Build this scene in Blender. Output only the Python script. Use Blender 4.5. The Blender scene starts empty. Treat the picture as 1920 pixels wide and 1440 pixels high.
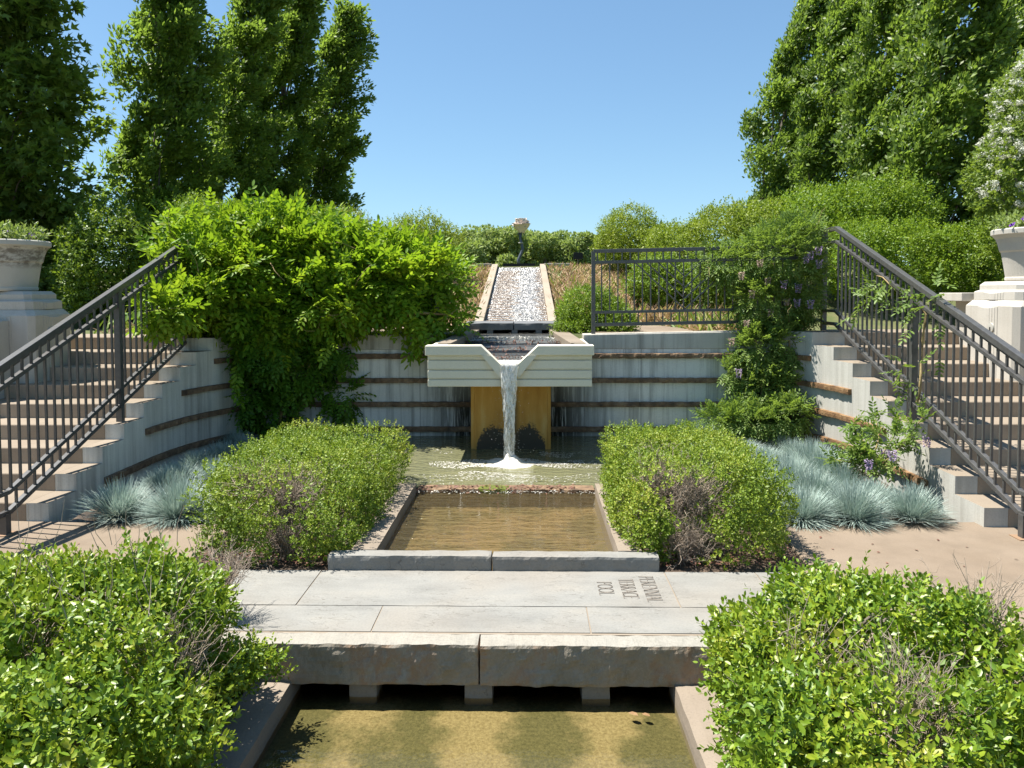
import bpy, bmesh, math, random
import numpy as np
from mathutils import Vector, Matrix, noise as mnoise

S = bpy.context.scene
COL = S.collection
rad = math.radians
RNG = np.random.default_rng(7)

# ------------------------------------------------------------------ camera
FPX = 1443.0
def _rz(a): c, s = math.cos(a), math.sin(a); return np.array([[c, -s, 0], [s, c, 0], [0, 0, 1.]])
def _rx(a): c, s = math.cos(a), math.sin(a); return np.array([[1, 0, 0], [0, c, -s], [0, s, c]])
CAM_R = _rz(rad(1.31)) @ _rx(math.pi / 2 - rad(2.4)) @ _rz(rad(-.2))
CAM_C = np.array([0, 0, 1.6])
SHIFT = -110.405
def at(px, py, Y=None, z=None, X=None):
    """survey point of the photo -> place in the garden, at a known distance / height / side"""
    v = CAM_R @ np.array([(px - 960) / FPX, -(py - SHIFT - 720) / FPX, -1.0])
    t = Y / v[1] if Y is not None else ((z - 1.6) / v[2] if z is not None else X / v[0])
    return CAM_C + t * v

cam = bpy.data.cameras.new('camera')
cam.sensor_width = 36; cam.lens = 36 * FPX / 1920; cam.shift_y = SHIFT / 1920
cam.clip_start = .05; cam.clip_end = 2000
cob = bpy.data.objects.new('camera', cam); COL.objects.link(cob)
M4 = Matrix([[*CAM_R[i], CAM_C[i]] for i in range(3)] + [[0, 0, 0, 1]])
cob.matrix_world = M4
S.camera = cob

# ------------------------------------------------------------------ light
SUN_EL, SUN_AZ = 66, 282            # azimuth clockwise from +Y
w = bpy.data.worlds.new('World'); S.world = w; w.use_nodes = True
nt = w.node_tree
sky = nt.nodes.new('ShaderNodeTexSky'); sky.sky_type = 'NISHITA'; sky.sun_disc = False
sky.sun_elevation = rad(SUN_EL); sky.sun_rotation = rad(SUN_AZ)
sky.altitude = 200; sky.air_density = 1.0; sky.dust_density = .35; sky.ozone_density = 1.4
bg = nt.nodes['Background']; bg.inputs[1].default_value = .070
gm = nt.nodes.new('ShaderNodeGamma'); gm.inputs[1].default_value = .75; nt.links.new(sky.outputs[0], gm.inputs[0])
ml = nt.nodes.new('ShaderNodeMix'); ml.data_type = 'RGBA'; ml.blend_type = 'MULTIPLY'; ml.inputs[0].default_value = 1; ml.inputs[7].default_value = (.98, 1.30, 1.50, 1)
nt.links.new(gm.outputs[0], ml.inputs[6]); nt.links.new(ml.outputs[2], bg.inputs[0])
sd = bpy.data.lights.new('sun', 'SUN'); sd.energy = 5.0; sd.angle = rad(.53); sd.color = (1, .95, .87)
so = bpy.data.objects.new('sun', sd); COL.objects.link(so)
az = rad(SUN_AZ); el = rad(SUN_EL)
todir = Vector((math.sin(az) * math.cos(el), math.cos(az) * math.cos(el), math.sin(el)))
so.rotation_euler = todir.to_track_quat('Z', 'Y').to_euler(); so.location = (-6, 2, 14)
S.view_settings.view_transform = 'Standard'; S.view_settings.look = 'None'
S.view_settings.exposure = 1.28; S.view_settings.gamma = 1
S.render.engine = 'CYCLES'
cy = S.cycles
cy.max_bounces = 7; cy.diffuse_bounces = 4; cy.glossy_bounces = 3; cy.transmission_bounces = 4; cy.transparent_max_bounces = 10
cy.caustics_reflective = False; cy.caustics_refractive = False
cy.use_denoising = True
cy.sample_clamp_indirect = 6

# ------------------------------------------------------------------ materials
class NT:
    def __init__(s, name):
        s.m = bpy.data.materials.new(name); s.m.use_nodes = True
        s.t = s.m.node_tree; s.n = s.t.nodes; s.b = s.n['Principled BSDF']; s.out = s.n['Material Output']
    def new(s, ty, **kw):
        x = s.n.new(ty)
        for k, v in kw.items(): setattr(x, k, v)
        return x
    def link(s, a, b): s.t.links.new(a, b)
    def coord(s, scale=(1, 1, 1), kind='Object'):
        tc = s.new('ShaderNodeTexCoord'); mp = s.new('ShaderNodeMapping')
        mp.inputs['Scale'].default_value = scale
        s.link(tc.outputs[kind], mp.inputs[0]); return mp.outputs[0]
    def noise(s, vec, scale, detail=4, rough=.55):
        x = s.new('ShaderNodeTexNoise'); s.link(vec, x.inputs['Vector'])
        x.inputs['Scale'].default_value = scale; x.inputs['Detail'].default_value = detail; x.inputs['Roughness'].default_value = rough
        return x.outputs['Fac']
    def ramp(s, fac, stops, interp='LINEAR'):
        r = s.new('ShaderNodeValToRGB'); r.color_ramp.interpolation = interp
        e = r.color_ramp.elements
        while len(e) < len(stops): e.new(.5)
        for i, (p, c) in enumerate(stops):
            e[i].position = p; e[i].color = (*c, 1) if not isinstance(c, (int, float)) else (c, c, c, 1)
        s.link(fac, r.inputs[0]); return r.outputs[0]
    def mix(s, fac, a, b, mode='MIX'):
        x = s.new('ShaderNodeMix'); x.data_type = 'RGBA'; x.blend_type = mode
        if isinstance(fac, (int, float)): x.inputs[0].default_value = fac
        else: s.link(fac, x.inputs[0])
        for v, i in ((a, 6), (b, 7)):
            if isinstance(v, tuple): x.inputs[i].default_value = (*v, 1)
            else: s.link(v, x.inputs[i])
        return x.outputs[2]
    def math(s, op, a, b=None):
        x = s.new('ShaderNodeMath', operation=op)
        for v, i in ((a, 0), (b, 1)):
            if v is None: continue
            if isinstance(v, (int, float)): x.inputs[i].default_value = v
            else: s.link(v, x.inputs[i])
        return x.outputs[0]
    def bump(s, h, strength=.3, dist=.01):
        x = s.new('ShaderNodeBump'); x.inputs['Strength'].default_value = strength; x.inputs['Distance'].default_value = dist
        s.link(h, x.inputs['Height']); return x.outputs[0]
    def base(s, c, rough=.8, spec=.3, normal=None):
        if isinstance(c, tuple): s.b.inputs['Base Color'].default_value = (*c, 1)
        else: s.link(c, s.b.inputs['Base Color'])
        s.b.inputs['Roughness'].default_value = rough; s.b.inputs['Specular IOR Level'].default_value = spec
        if normal is not None: s.link(normal, s.b.inputs['Normal'])
        return s.m

def mat_stone(name, c0, c1, c2=None, scale=3, streak=0., fine=60, bump=.25, rough=.85, streakc=None):
    t = NT(name); v = t.coord()
    n = t.noise(v, scale, 6, .6)
    c = t.ramp(n, [(.3, c0), (.7, c1)] if c2 is None else [(.28, c0), (.5, c1), (.74, c2)])
    f = t.noise(v, fine, 3, .7)
    c = t.mix(.5, c, t.ramp(f, [(.25, .62), (.5, 1.), (.8, 1.0)]), 'MULTIPLY')
    if streak:
        sv = t.coord((9, 9, .35)); sn = t.noise(sv, 1.6, 5, .65)
        bn = t.noise(v, 1.1, 2, .5)
        fac = t.math('MULTIPLY', t.ramp(sn, [(.46, 0.), (.68, 1.)]), t.math('MULTIPLY', t.ramp(bn, [(.3, .2), (.7, 1.)]), streak))
        c = t.mix(fac, c, streakc or (.1, .1, .09))
    nb = t.math('ADD', t.math('MULTIPLY', f, .35), n)
    return t.base(c, rough, .25, t.bump(nb, bump, .02))

def mat_grain(name, c0, c1, scale=1.2, fine=140, bump=.15):
    t = NT(name); v = t.coord(); n = t.noise(v, scale, 6, .62); n2 = t.noise(v, 5.5, 4, .6); f = t.noise(v, fine, 2, .8); g = t.noise(v, 420, 2, .6)
    c = t.ramp(n, [(.3, c0), (.7, c1)]); c = t.mix(.55, c, t.ramp(n2, [(.3, .78), (.55, 1.), (.75, 1.04)]), 'MULTIPLY')
    c = t.mix(.6, c, t.ramp(g, [(.3, .55), (.5, 1.), (.72, 1.3)]), 'MULTIPLY'); c = t.mix(.5, c, t.ramp(f, [(.3, .7), (.5, 1.), (.75, 1.12)]), 'MULTIPLY')
    return t.base(c, .9, .2, t.bump(t.math('ADD', g, f), .35, .004))
M = {}
M['path'] = mat_grain('sand_concrete', (.188, .145, .104), (.232, .185, .138), scale=1.2, fine=140, bump=.15)
def mat_two(name, side, top, scale=1.5, fine=90, streak=.5, streakc=(.2, .185, .15)):
    """cast concrete with separate top and side colours, partly set to offset sun and shade"""
    t = NT(name); v = t.coord(); n = t.noise(v, scale, 6, .6); f = t.noise(v, fine, 3, .7)
    a = t.ramp(n, [(.3, side[0]), (.7, side[1])]); b = t.ramp(n, [(.3, top[0]), (.7, top[1])])
    sn = t.noise(t.coord((9, 9, .35)), 1.6, 5, .65); bn = t.noise(v, 1.1, 2, .5)
    a = t.mix(t.math('MULTIPLY', t.ramp(sn, [(.44, 0.), (.66, 1.)]), t.math('MULTIPLY', t.ramp(bn, [(.3, .25), (.7, 1.)]), streak)), a, streakc)
    g = t.new('ShaderNodeNewGeometry'); sp_ = t.new('ShaderNodeSeparateXYZ'); t.link(g.outputs['Normal'], sp_.inputs[0])
    c = t.mix(t.ramp(sp_.outputs[2], [(.6, 0.), (.8, 1.)]), a, b)
    c = t.mix(.5, c, t.ramp(f, [(.25, .62), (.5, 1.), (.8, 1.0)]), 'MULTIPLY')
    return t.base(c, .85, .25, t.bump(t.math('ADD', t.math('MULTIPLY', f, .35), n), .18, .02))
TOPC = ((.205, .165, .122), (.255, .21, .16))
M['tread'] = mat_two('tread_concrete', ((.27, .21, .15), (.36, .29, .215)), TOPC, 1.6, 120, .35, (.13, .10, .075))  # risers lightened to offset their shade, treads toned down against the sun
M['cheek'] = mat_two('grey_concrete', ((.40, .39, .35), (.48, .47, .425)), TOPC, 1.5, 90, .5)
M['wall_shade_lift'] = mat_two('board_marked_shade_lift', ((.50, .485, .425), (.66, .645, .58)), TOPC, 1.3, 90, .7, (.10, .09, .07))  # same concrete as cheek, side colour raised to offset the shade on it
M['coping'] = mat_stone('coping_concrete', (.38, .36, .315), (.50, .475, .42), scale=1.3, fine=90, bump=.18, streak=.9, streakc=(.12, .11, .09))
M['band'] = mat_stone('rusty_split_stone', (.08, .045, .025), (.20, .115, .055), (.31, .21, .11), scale=11, fine=70, bump=.6)
M['band_shade'] = mat_stone('shade_toned_split_stone', (.07, .048, .032), (.17, .11, .068), (.29, .20, .12), scale=11, fine=70, bump=.6)  # same stone as band, with the shade of the walls mixed into its colour
M['curb'] = mat_stone('pool_wall_concrete', (.195, .16, .122), (.255, .212, .166), scale=2, fine=90, bump=.2, streak=.2, streakc=(.2, .16, .12))
M['bowl'] = mat_stone('cast_stone', (.64, .595, .475), (.70, .66, .54), scale=2, fine=150, bump=.05, rough=.7)
M['limestone'] = mat_stone('limestone', (.42, .395, .345), (.50, .475, .425), scale=2.2, fine=110, bump=.1, streak=.3, streakc=(.28, .25, .2))
M['urn'] = mat_stone('weathered_urn_stone', (.42, .39, .34), (.50, .475, .42), scale=3, fine=120, bump=.12)
t = NT('stained_urn_stone'); v = t.coord(); n = t.noise(v, 3, 6, .6); f = t.noise(t.coord((1, 1, 2.2)), 9, 5, .7)
sz_ = t.new('ShaderNodeSeparateXYZ'); t.link(v, sz_.inputs[0])
bandz = t.math('MULTIPLY', t.ramp(t.math('SUBTRACT', sz_.outputs[2], 1.1), [(.74, 0.), (.80, 1.), (.955, 1.), (.965, 0.)]), t.ramp(f, [(.40, 0.), (.56, .85)]))
M['urn_stain'] = t.base(t.mix(bandz, t.ramp(n, [(.3, (.40, .38, .33)), (.7, (.48, .46, .41))]), (.13, .11, .085)), .85, .2, t.bump(f, .15, .02))
M['darkstone'] = mat_stone('dark_slate', (.10, .105, .11), (.17, .175, .18), scale=5, fine=50, bump=.5)
M['soil'] = mat_stone('mulch_soil', (.05, .035, .025), (.12, .085, .06), scale=9, fine=60, bump=.8)
M['ground'] = mat_stone('hill_turf', (.055, .085, .022), (.095, .105, .04), (.14, .12, .06), scale=3, fine=30, bump=.6)
M['bark'] = mat_stone('bark', (.09, .075, .06), (.17, .145, .12), scale=14, fine=60, bump=.6)
M['twig'] = mat_stone('dead_twig', (.26, .20, .15), (.42, .35, .28), scale=20, fine=60, bump=.2)
M['vine'] = mat_stone('vine_stem', (.24, .17, .08), (.40, .31, .15), scale=20, fine=60, bump=.2)

def flag_mat(name, split=False):
    t = NT(name); v = t.coord()
    n1 = t.noise(t.coord((1, 2.4, 1)), 2.2, 6, .6); n2 = t.noise(v, 1.1, 3); f = t.noise(v, 80, 3, .7)
    c = t.ramp(n1, [(.28, (.175, .172, .158)), (.52, (.222, .218, .20)), (.75, (.255, .243, .215))])
    c = t.mix(t.ramp(n2, [(.42, 0.), (.72, .6)]), c, (.235, .20, .158))
    # thin broken edges of the cleft layers
    wv = t.noise(t.coord((1.0, 2.6, 1)), 2.6, 5, .55)
    fr = t.math('FRACT', t.math('MULTIPLY', wv, 9.)); gate = t.ramp(t.noise(v, 3.5, 3), [(.46, 0.), (.54, 1.)])
    ln = t.math('MULTIPLY', t.ramp(fr, [(.0, 1.), (.07, .0)]), gate)
    c = t.mix(t.math('MULTIPLY', ln, .75), c, (.10, .088, .07))
    h = t.math('ADD', t.math('MULTIPLY', fr, t.math('MULTIPLY', gate, .5)), t.math('MULTIPLY', f, .25))
    if split:
        n = t.noise(t.coord((2.2, 2, 1.2)), 2.6, 7, .62)
        b = t.ramp(n, [(.3, (.22, .195, .15)), (.5, (.30, .26, .205)), (.6, (.31, .215, .145)), (.66, (.30, .27, .225)), (.78, (.38, .355, .31))])
        wl_ = t.noise(t.coord((3.5, 1, 2.2), 'Object'), 1.7, 6, .6); f2 = t.math('FRACT', t.math('MULTIPLY', wl_, 7.))
        b = t.mix(t.ramp(f2, [(.0, .55), (.08, 0.)]), b, (.40, .36, .29))
        g = t.new('ShaderNodeNewGeometry'); sp_ = t.new('ShaderNodeSeparateXYZ'); t.link(g.outputs['True Normal'], sp_.inputs[0])
        top = t.ramp(sp_.outputs[2], [(.45, 0.), (.6, 1.)])
        c = t.mix(top, b, t.mix(.45, c, (.33, .305, .25))); h = t.math('ADD', h, t.math('MULTIPLY', f2, .5))
    c = t.mix(.4, c, t.ramp(f, [(.25, .6), (.55, 1.)]), 'MULTIPLY')
    return t.base(c, .65, .3, t.bump(h, .5, .012))
M['flag'] = flag_mat('bluestone')
M['slab'] = flag_mat('split_bluestone', True)

t = NT('black_metal'); v = t.coord(); n = t.noise(v, 30, 3)
M['metal'] = t.base(t.ramp(n, [(.3, (.058, .056, .054)), (.7, (.085, .083, .08))]), .34, .6, t.bump(n, .05, .003))
t = NT('rusted_streaks'); M['rust'] = t.base((.24, .155, .095), .9)
t = NT('mortar'); M['mortar'] = t.base((.235, .195, .15), .95)
t = NT('carved_letter'); M['carved'] = t.base((.15, .128, .106), .95)
t = NT('sign_panel'); M['sign'] = t.base((.008, .008, .009), .4)
t = NT('lamp_metal'); M['lamp'] = t.base((.40, .39, .35), .5)

# pillar: cast stone with an ochre mineral stain and a dark waterline stain (both have a shape of their own)
def pillar_mat():
    t = NT('ochre_stained_pillar'); v = t.coord(); sep = t.new('ShaderNodeSeparateXYZ'); t.link(v, sep.inputs[0])
    x, z = sep.outputs[0], sep.outputs[2]
    n = t.noise(t.coord((6, 6, 1.2)), 1.6, 5); f = t.noise(v, 45, 4, .75)
    c = t.ramp(n, [(.3, (.36, .18, .034)), (.55, (.46, .255, .055)), (.75, (.52, .35, .12))])
    # arch shaped wet algae patch each side of the centre joint
    ax = t.math('ABSOLUTE', t.math('SUBTRACT', t.math('ABSOLUTE', x), .16))
    arch = t.math('SUBTRACT', .27, t.math('MULTIPLY', t.math('MULTIPLY', ax, ax), 5.5))
    d = t.math('SUBTRACT', arch, z); d = t.math('ADD', d, t.math('MULTIPLY', t.math('SUBTRACT', t.math('ADD', t.math('MULTIPLY', f, .6), t.math('MULTIPLY', n, .4)), .5), .42))
    inx = t.math('LESS_THAN', t.math('ABSOLUTE', x), .345)
    fac = t.math('MULTIPLY', t.ramp(t.math('ADD', t.math('MULTIPLY', d, 10), .5), [(.3, 0.), (.7, 1.)]), inx)
    c = t.mix(fac, c, (.045, .04, .028))
    cen = t.ramp(t.math('ABSOLUTE', t.math('ADD', x, -.02)), [(.02, .85), (.075, 0.)])
    c = t.mix(cen, c, (.10, .065, .03))
    return t.base(c, .7, .35, t.bump(f, .2, .01))
M['pillar'] = pillar_mat()

# back wall gets algae where the bowl drips on it
def drip_wall():
    t = NT('dripped_concrete'); v = t.coord(); sep = t.new('ShaderNodeSeparateXYZ'); t.link(v, sep.inputs[0])
    n = t.noise(v, 1.3, 6); f = t.noise(v, 90, 3, .7)
    c = t.ramp(n, [(.3, (.54, .535, .495)), (.7, (.70, .695, .65))])
    c = t.mix(.45, c, t.ramp(f, [(.25, .62), (.5, 1.)]), 'MULTIPLY')
    sn = t.noise(t.coord((10, 10, .3)), 1.6, 6, .7)
    c = t.mix(t.math('MULTIPLY', t.ramp(sn, [(.47, 0.), (.66, 1.)]), .62), c, (.13, .125, .11))
    dx = t.math('ABSOLUTE', t.math('ADD', sep.outputs[0], .19))
    near = t.ramp(dx, [(.55, 1.), (1.75, 0.)])
    low = t.ramp(sep.outputs[2], [(.3, 1.), (.80, .45)])
    sn2 = t.noise(t.coord((26, 26, 1.2)), 1.4, 5, .7)
    fac = t.math('MULTIPLY', t.math('MULTIPLY', near, low), t.ramp(sn2, [(.36, 0.), (.48, 1.)]))
    c = t.mix(fac, c, (.03, .028, .02))
    # pour joints
    fr = t.math('FRACT', t.math('MULTIPLY', sep.outputs[0], .83)); jl = t.ramp(fr, [(0, .8), (.012, 0.)])
    c = t.mix(jl, c, (.12, .12, .11))
    return t.base(c, .85, .25, t.bump(t.math('ADD', n, t.math('MULTIPLY', f, .3)), .18, .02))
M['drip'] = drip_wall()

def water_mat(name, tint, rip=(1, 1, 1), rscale=8, rstr=.25, rdist=.02, murk=0., murkc=(.1, .1, .05)):
    """surface of shallow water: fresnel reflection over a tinted clear layer"""
    t = NT(name); t.n.remove(t.b)
    v = t.coord(rip); n = t.noise(v, rscale, 3, .5); n2 = t.noise(v, rscale * 3.1, 2, .5)
    bp = t.bump(t.math('ADD', n, t.math('MULTIPLY', n2, .25)), rstr, rdist)
    tr = t.new('ShaderNodeBsdfTransparent'); tr.inputs[0].default_value = (*tint, 1)
    gl = t.new('ShaderNodeBsdfGlossy'); gl.inputs['Roughness'].default_value = .03; t.link(bp, gl.inputs['Normal'])
    fr = t.new('ShaderNodeFresnel'); fr.inputs[0].default_value = 1.33; t.link(bp, fr.inputs['Normal'])
    sh = tr.outputs[0]
    if murk:
        df = t.new('ShaderNodeBsdfDiffuse'); df.inputs[0].default_value = (*murkc, 1)
        mm = t.new('ShaderNodeMixShader'); mm.inputs[0].default_value = murk
        t.link(sh, mm.inputs[1]); t.link(df.outputs[0], mm.inputs[2]); sh = mm.outputs[0]
    mx = t.new('ShaderNodeMixShader'); t.link(fr.outputs[0], mx.inputs[0]); t.link(sh, mx.inputs[1]); t.link(gl.outputs[0], mx.inputs[2])
    t.link(mx.outputs[0], t.out.inputs[0]); return t.m
M['water_low'] = water_mat('clear_water', (.88, .88, .74), (1, 1.6, 1), 9, .22, .012)
M['water_mid'] = water_mat('rippled_water', (.90, .87, .74), (.55, 2.0, 1), 8, 1., .05, .25, (.18, .14, .07))
M['water_basin'] = water_mat('murky_water', (.85, .85, .65), (1, 1.9, 1), 9, .8, .03, .72, (.20, .20, .108))
M['water_step'] = water_mat('running_water', (.8, .82, .8), (1, 2.2, 1), 14, .7, .02, .25, (.3, .3, .28))

def bed_mat(name, a, b, g, dark, sc=2., lanes=None):
    t = NT(name); v = t.coord(); n = t.noise(v, sc, 5, .6); n2 = t.noise(v, 60, 5, .8); n3 = t.noise(v, 2.1, 5, .65)
    c = t.ramp(n2, [(.3, a), (.6, b)])
    fac = t.ramp(n3, [(.42, 0.), (.55, .92)])
    if lanes:      # darker green lanes lined up with the gaps of the bridge
        sx = t.new('ShaderNodeSeparateXYZ'); t.link(v, sx.inputs[0])
        fr = t.math('FRACT', t.math('DIVIDE', t.math('ADD', sx.outputs[0], lanes[0]), lanes[1]))
        m_ = t.math('SUBTRACT', 1., t.math('MULTIPLY', t.math('ABSOLUTE', t.math('SUBTRACT', fr, .5)), 2.))
        fac = t.ramp(t.math('ADD', m_, t.math('MULTIPLY', t.math('SUBTRACT', n3, .5), 3.4)), [(.34, 0.), (.78, .9)])
    c = t.mix(fac, c, t.ramp(n2, [(.3, dark), (.7, g)]) if True else g)
    return t.base(c, .9, .2, t.bump(n2, .6, .02))
M['bed_low'] = bed_mat('mottled_pool_bed', (.145, .105, .052), (.30, .235, .132), (.14, .125, .058), (.045, .046, .02), 2., (.757 + 5 * .525, .525))
M['bed_mid'] = bed_mat('silt_pool_bed', (.19, .13, .062), (.27, .195, .10), (.16, .13, .06), (.10, .083, .036))

def foam_mat(name, lo=.45, hi=.6, sc=60, white=(.82, .82, .80), dark=(.12, .12, .11), stretch=(1, 1, 1), rough=.25):
    t = NT(name); v = t.coord(stretch); n = t.noise(v, sc, 4, .7); n2 = t.noise(v, sc * .2, 3)
    f = t.math('ADD', t.math('MULTIPLY', n, .8), t.math('MULTIPLY', n2, .2))
    c = t.ramp(f, [(lo, dark), (hi, white)])
    return t.base(c, rough, .6, t.bump(n, .6, .02))
M['chute_edge'] = mat_stone('chute_coping', (.27, .225, .17), (.35, .295, .23), scale=2, fine=90, bump=.2, streak=.2, streakc=(.18, .15, .11))
M['chute_water'] = foam_mat('white_chute_water', .38, .62, 85, (.215, .22, .225), (.035, .034, .03))
M['foam'] = foam_mat('splash_foam', .28, .55, 40, (.66, .64, .58), (.26, .245, .16))
def stream_mat():
    t = NT('falling_water'); t.n.remove(t.b)
    v = t.coord((1, 1, .22)); n = t.noise(v, 42, 4, .7)
    tr = t.new('ShaderNodeBsdfTransparent'); tr.inputs[0].default_value = (.93, .92, .88, 1)
    gl = t.new('ShaderNodeBsdfGlossy'); gl.inputs['Roughness'].default_value = .06
    df = t.new('ShaderNodeBsdfDiffuse'); df.inputs[0].default_value = (.85, .83, .78, 1)
    bp = t.bump(n, .9, .03); t.link(bp, gl.inputs['Normal'])
    m1 = t.new('ShaderNodeMixShader'); m1.inputs[0].default_value = .30; t.link(tr.outputs[0], m1.inputs[1]); t.link(gl.outputs[0], m1.inputs[2])
    m2 = t.new('ShaderNodeMixShader'); t.link(t.ramp(n, [(.43, .06), (.58, .72)]), m2.inputs[0]); t.link(m1.outputs[0], m2.inputs[1]); t.link(df.outputs[0], m2.inputs[2])
    t.link(m2.outputs[0], t.out.inputs[0]); return t.m
M['stream'] = stream_mat()

def leaf_mat(name, cols, trans=.38, rough=.42, spec=.4, tcol=None, patch=.5):
    """leaf colours differ from leaf to leaf (age) and from twig to twig"""
    t = NT(name); g = t.new('ShaderNodeNewGeometry'); r = g.outputs['Random Per Island']
    pn = t.noise(t.coord(), 2.3, 3)
    f = t.math('ADD', t.math('MULTIPLY', r, 1 - patch), t.math('MULTIPLY', t.ramp(pn, [(.3, 0.), (.7, 1.)]), patch))
    k = len(cols) - 1
    c = t.ramp(f, [(i / k, col) for i, col in enumerate(cols)])
    t.base(c, rough, spec)
    tl = t.new('ShaderNodeBsdfTranslucent')
    t.link(t.mix(.5, c, tcol or (.30, .42, .03)), tl.inputs[0])
    mx = t.new('ShaderNodeMixShader'); mx.inputs[0].default_value = trans
    t.link(t.b.outputs[0], mx.inputs[1]); t.link(tl.outputs[0], mx.inputs[2]); t.link(mx.outputs[0], t.out.inputs[0])
    return t.m
M['lf_bush'] = leaf_mat('abelia_leaf', [(.055, .12, .010), (.10, .185, .012), (.17, .265, .017), (.27, .33, .024), (.37, .33, .045)], .27, .42, .5)
M['lf_bush2'] = leaf_mat('clipped_bush_leaf', [(.055, .11, .010), (.105, .175, .015), (.175, .255, .022), (.265, .315, .034), (.33, .30, .05)], .27, .52, .35)
M['lf_wist'] = leaf_mat('wisteria_leaf', [(.06, .15, .010), (.11, .23, .012), (.18, .305, .015), (.26, .355, .02), (.36, .36, .03)], .45, .5, .3, (.32, .48, .02))
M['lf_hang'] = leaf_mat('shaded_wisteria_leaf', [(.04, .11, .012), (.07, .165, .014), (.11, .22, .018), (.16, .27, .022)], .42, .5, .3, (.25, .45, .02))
M['lf_wist2'] = leaf_mat('lilac_vine_leaf', [(0.066, 0.134, 0.024), (0.119, 0.201, 0.038), (0.184, 0.275, 0.060), (0.264, 0.329, 0.093)], .42, .5, .35)
M['lf_horn'] = leaf_mat('hornbeam_leaf', [(.050, .098, .016), (.095, .16, .022), (.16, .24, .033), (.245, .325, .052)], .5, .46, .4, (.30, .44, .05))
M['lf_gum'] = leaf_mat('lobed_leaf', [(.055, .105, .02), (.095, .16, .026), (.14, .215, .036), (.20, .27, .06)], .48, .48, .4)
M['lf_dark'] = leaf_mat('dark_shrub_leaf', [(0.046, 0.098, 0.010), (0.086, 0.159, 0.013), (0.152, 0.232, 0.018), (0.250, 0.305, 0.027)], .36, .48, .4)
M['lf_yel'] = leaf_mat('yellow_green_leaf', [(.095, .15, .014), (.16, .225, .02), (.24, .30, .028), (.32, .33, .042)], .38, .5, .35)
M['lf_hedge'] = leaf_mat('hedge_leaf', [(.06, .125, .009), (.105, .19, .011), (.175, .275, .018), (.25, .32, .032)], .40, .5, .35)
M['lf_box'] = leaf_mat('boxwood_leaf', [(0.079, 0.146, 0.014), (0.132, 0.220, 0.018), (0.217, 0.299, 0.024)], .36, .5, .35)
M['lf_vib'] = leaf_mat('viburnum_leaf', [(0.105, 0.159, 0.024), (0.158, 0.232, 0.038), (0.250, 0.305, 0.060)], .38, .5, .35)
M['lf_wood'] = leaf_mat('woodland_leaf', [(0.162, 0.220, 0.072), (0.216, 0.280, 0.090), (0.270, 0.330, 0.117), (0.313, 0.350, 0.135)], .4, .6, .2)
M['lf_pet'] = leaf_mat('petunia_leaf', [(0.130, 0.190, 0.045), (0.194, 0.260, 0.072), (0.259, 0.320, 0.108)], .35, .5, .3)
M['fescue'] = leaf_mat('fescue_blade', [(.13, .19, .15), (.24, .32, .28), (.33, .42, .38), (.40, .47, .42), (.42, .37, .25)], .2, .5, .3, (.3, .4, .3))
M['drygrass'] = leaf_mat('dry_leaf_blade', [(.20, .115, .065), (.36, .23, .145), (.46, .33, .215), (.36, .26, .12), (.24, .25, .06)], .25, .6, .2, (.4, .28, .1))
M['greenblade'] = leaf_mat('green_blade', [(.06, .12, .02), (.12, .2, .03), (.3, .28, .04)], .3, .5, .3)
M['white_fl'] = leaf_mat('white_petal', [(.50, .52, .40), (.60, .61, .53), (.66, .66, .60)], .3, .6, .2, (.7, .72, .5))
M['purple_fl'] = leaf_mat('purple_petal', [(.10, .02, .28), (.17, .04, .40), (.26, .10, .5)], .3, .6, .2, (.2, .05, .5))
M['lilac_fl'] = leaf_mat('lilac_petal', [(.27, .18, .36), (.40, .31, .47), (.52, .43, .53)], .3, .6, .2, (.4, .3, .5))
M['faded_fl'] = leaf_mat('faded_petal', [(.34, .24, .20), (.45, .34, .28), (.5, .42, .34)], .3, .6, .2, (.4, .3, .25))
M['litter'] = leaf_mat('leaf_litter', [(.05, .025, .018), (.13, .06, .042), (.21, .10, .07), (.26, .18, .12)], .1, .6, .3, (.3, .15, .1))
M['rose'] = mat_stone('pink_granite', (.66, .56, .49), (.78, .68, .60), scale=12, fine=60, bump=.5)
M['bronze'] = mat_stone('blue_grey_bronze', (.07, .085, .12), (.13, .15, .19), scale=20, fine=80, bump=.4, rough=.5)
t = NT('moss'); v = t.coord(); n = t.noise(v, 60, 4)
M['moss'] = t.base(t.ramp(n, [(.3, (.04, .07, .015)), (.5, (.14, .15, .025)), (.7, (.06, .09, .04))]), .9, .2, t.bump(n, .8, .02))

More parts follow.
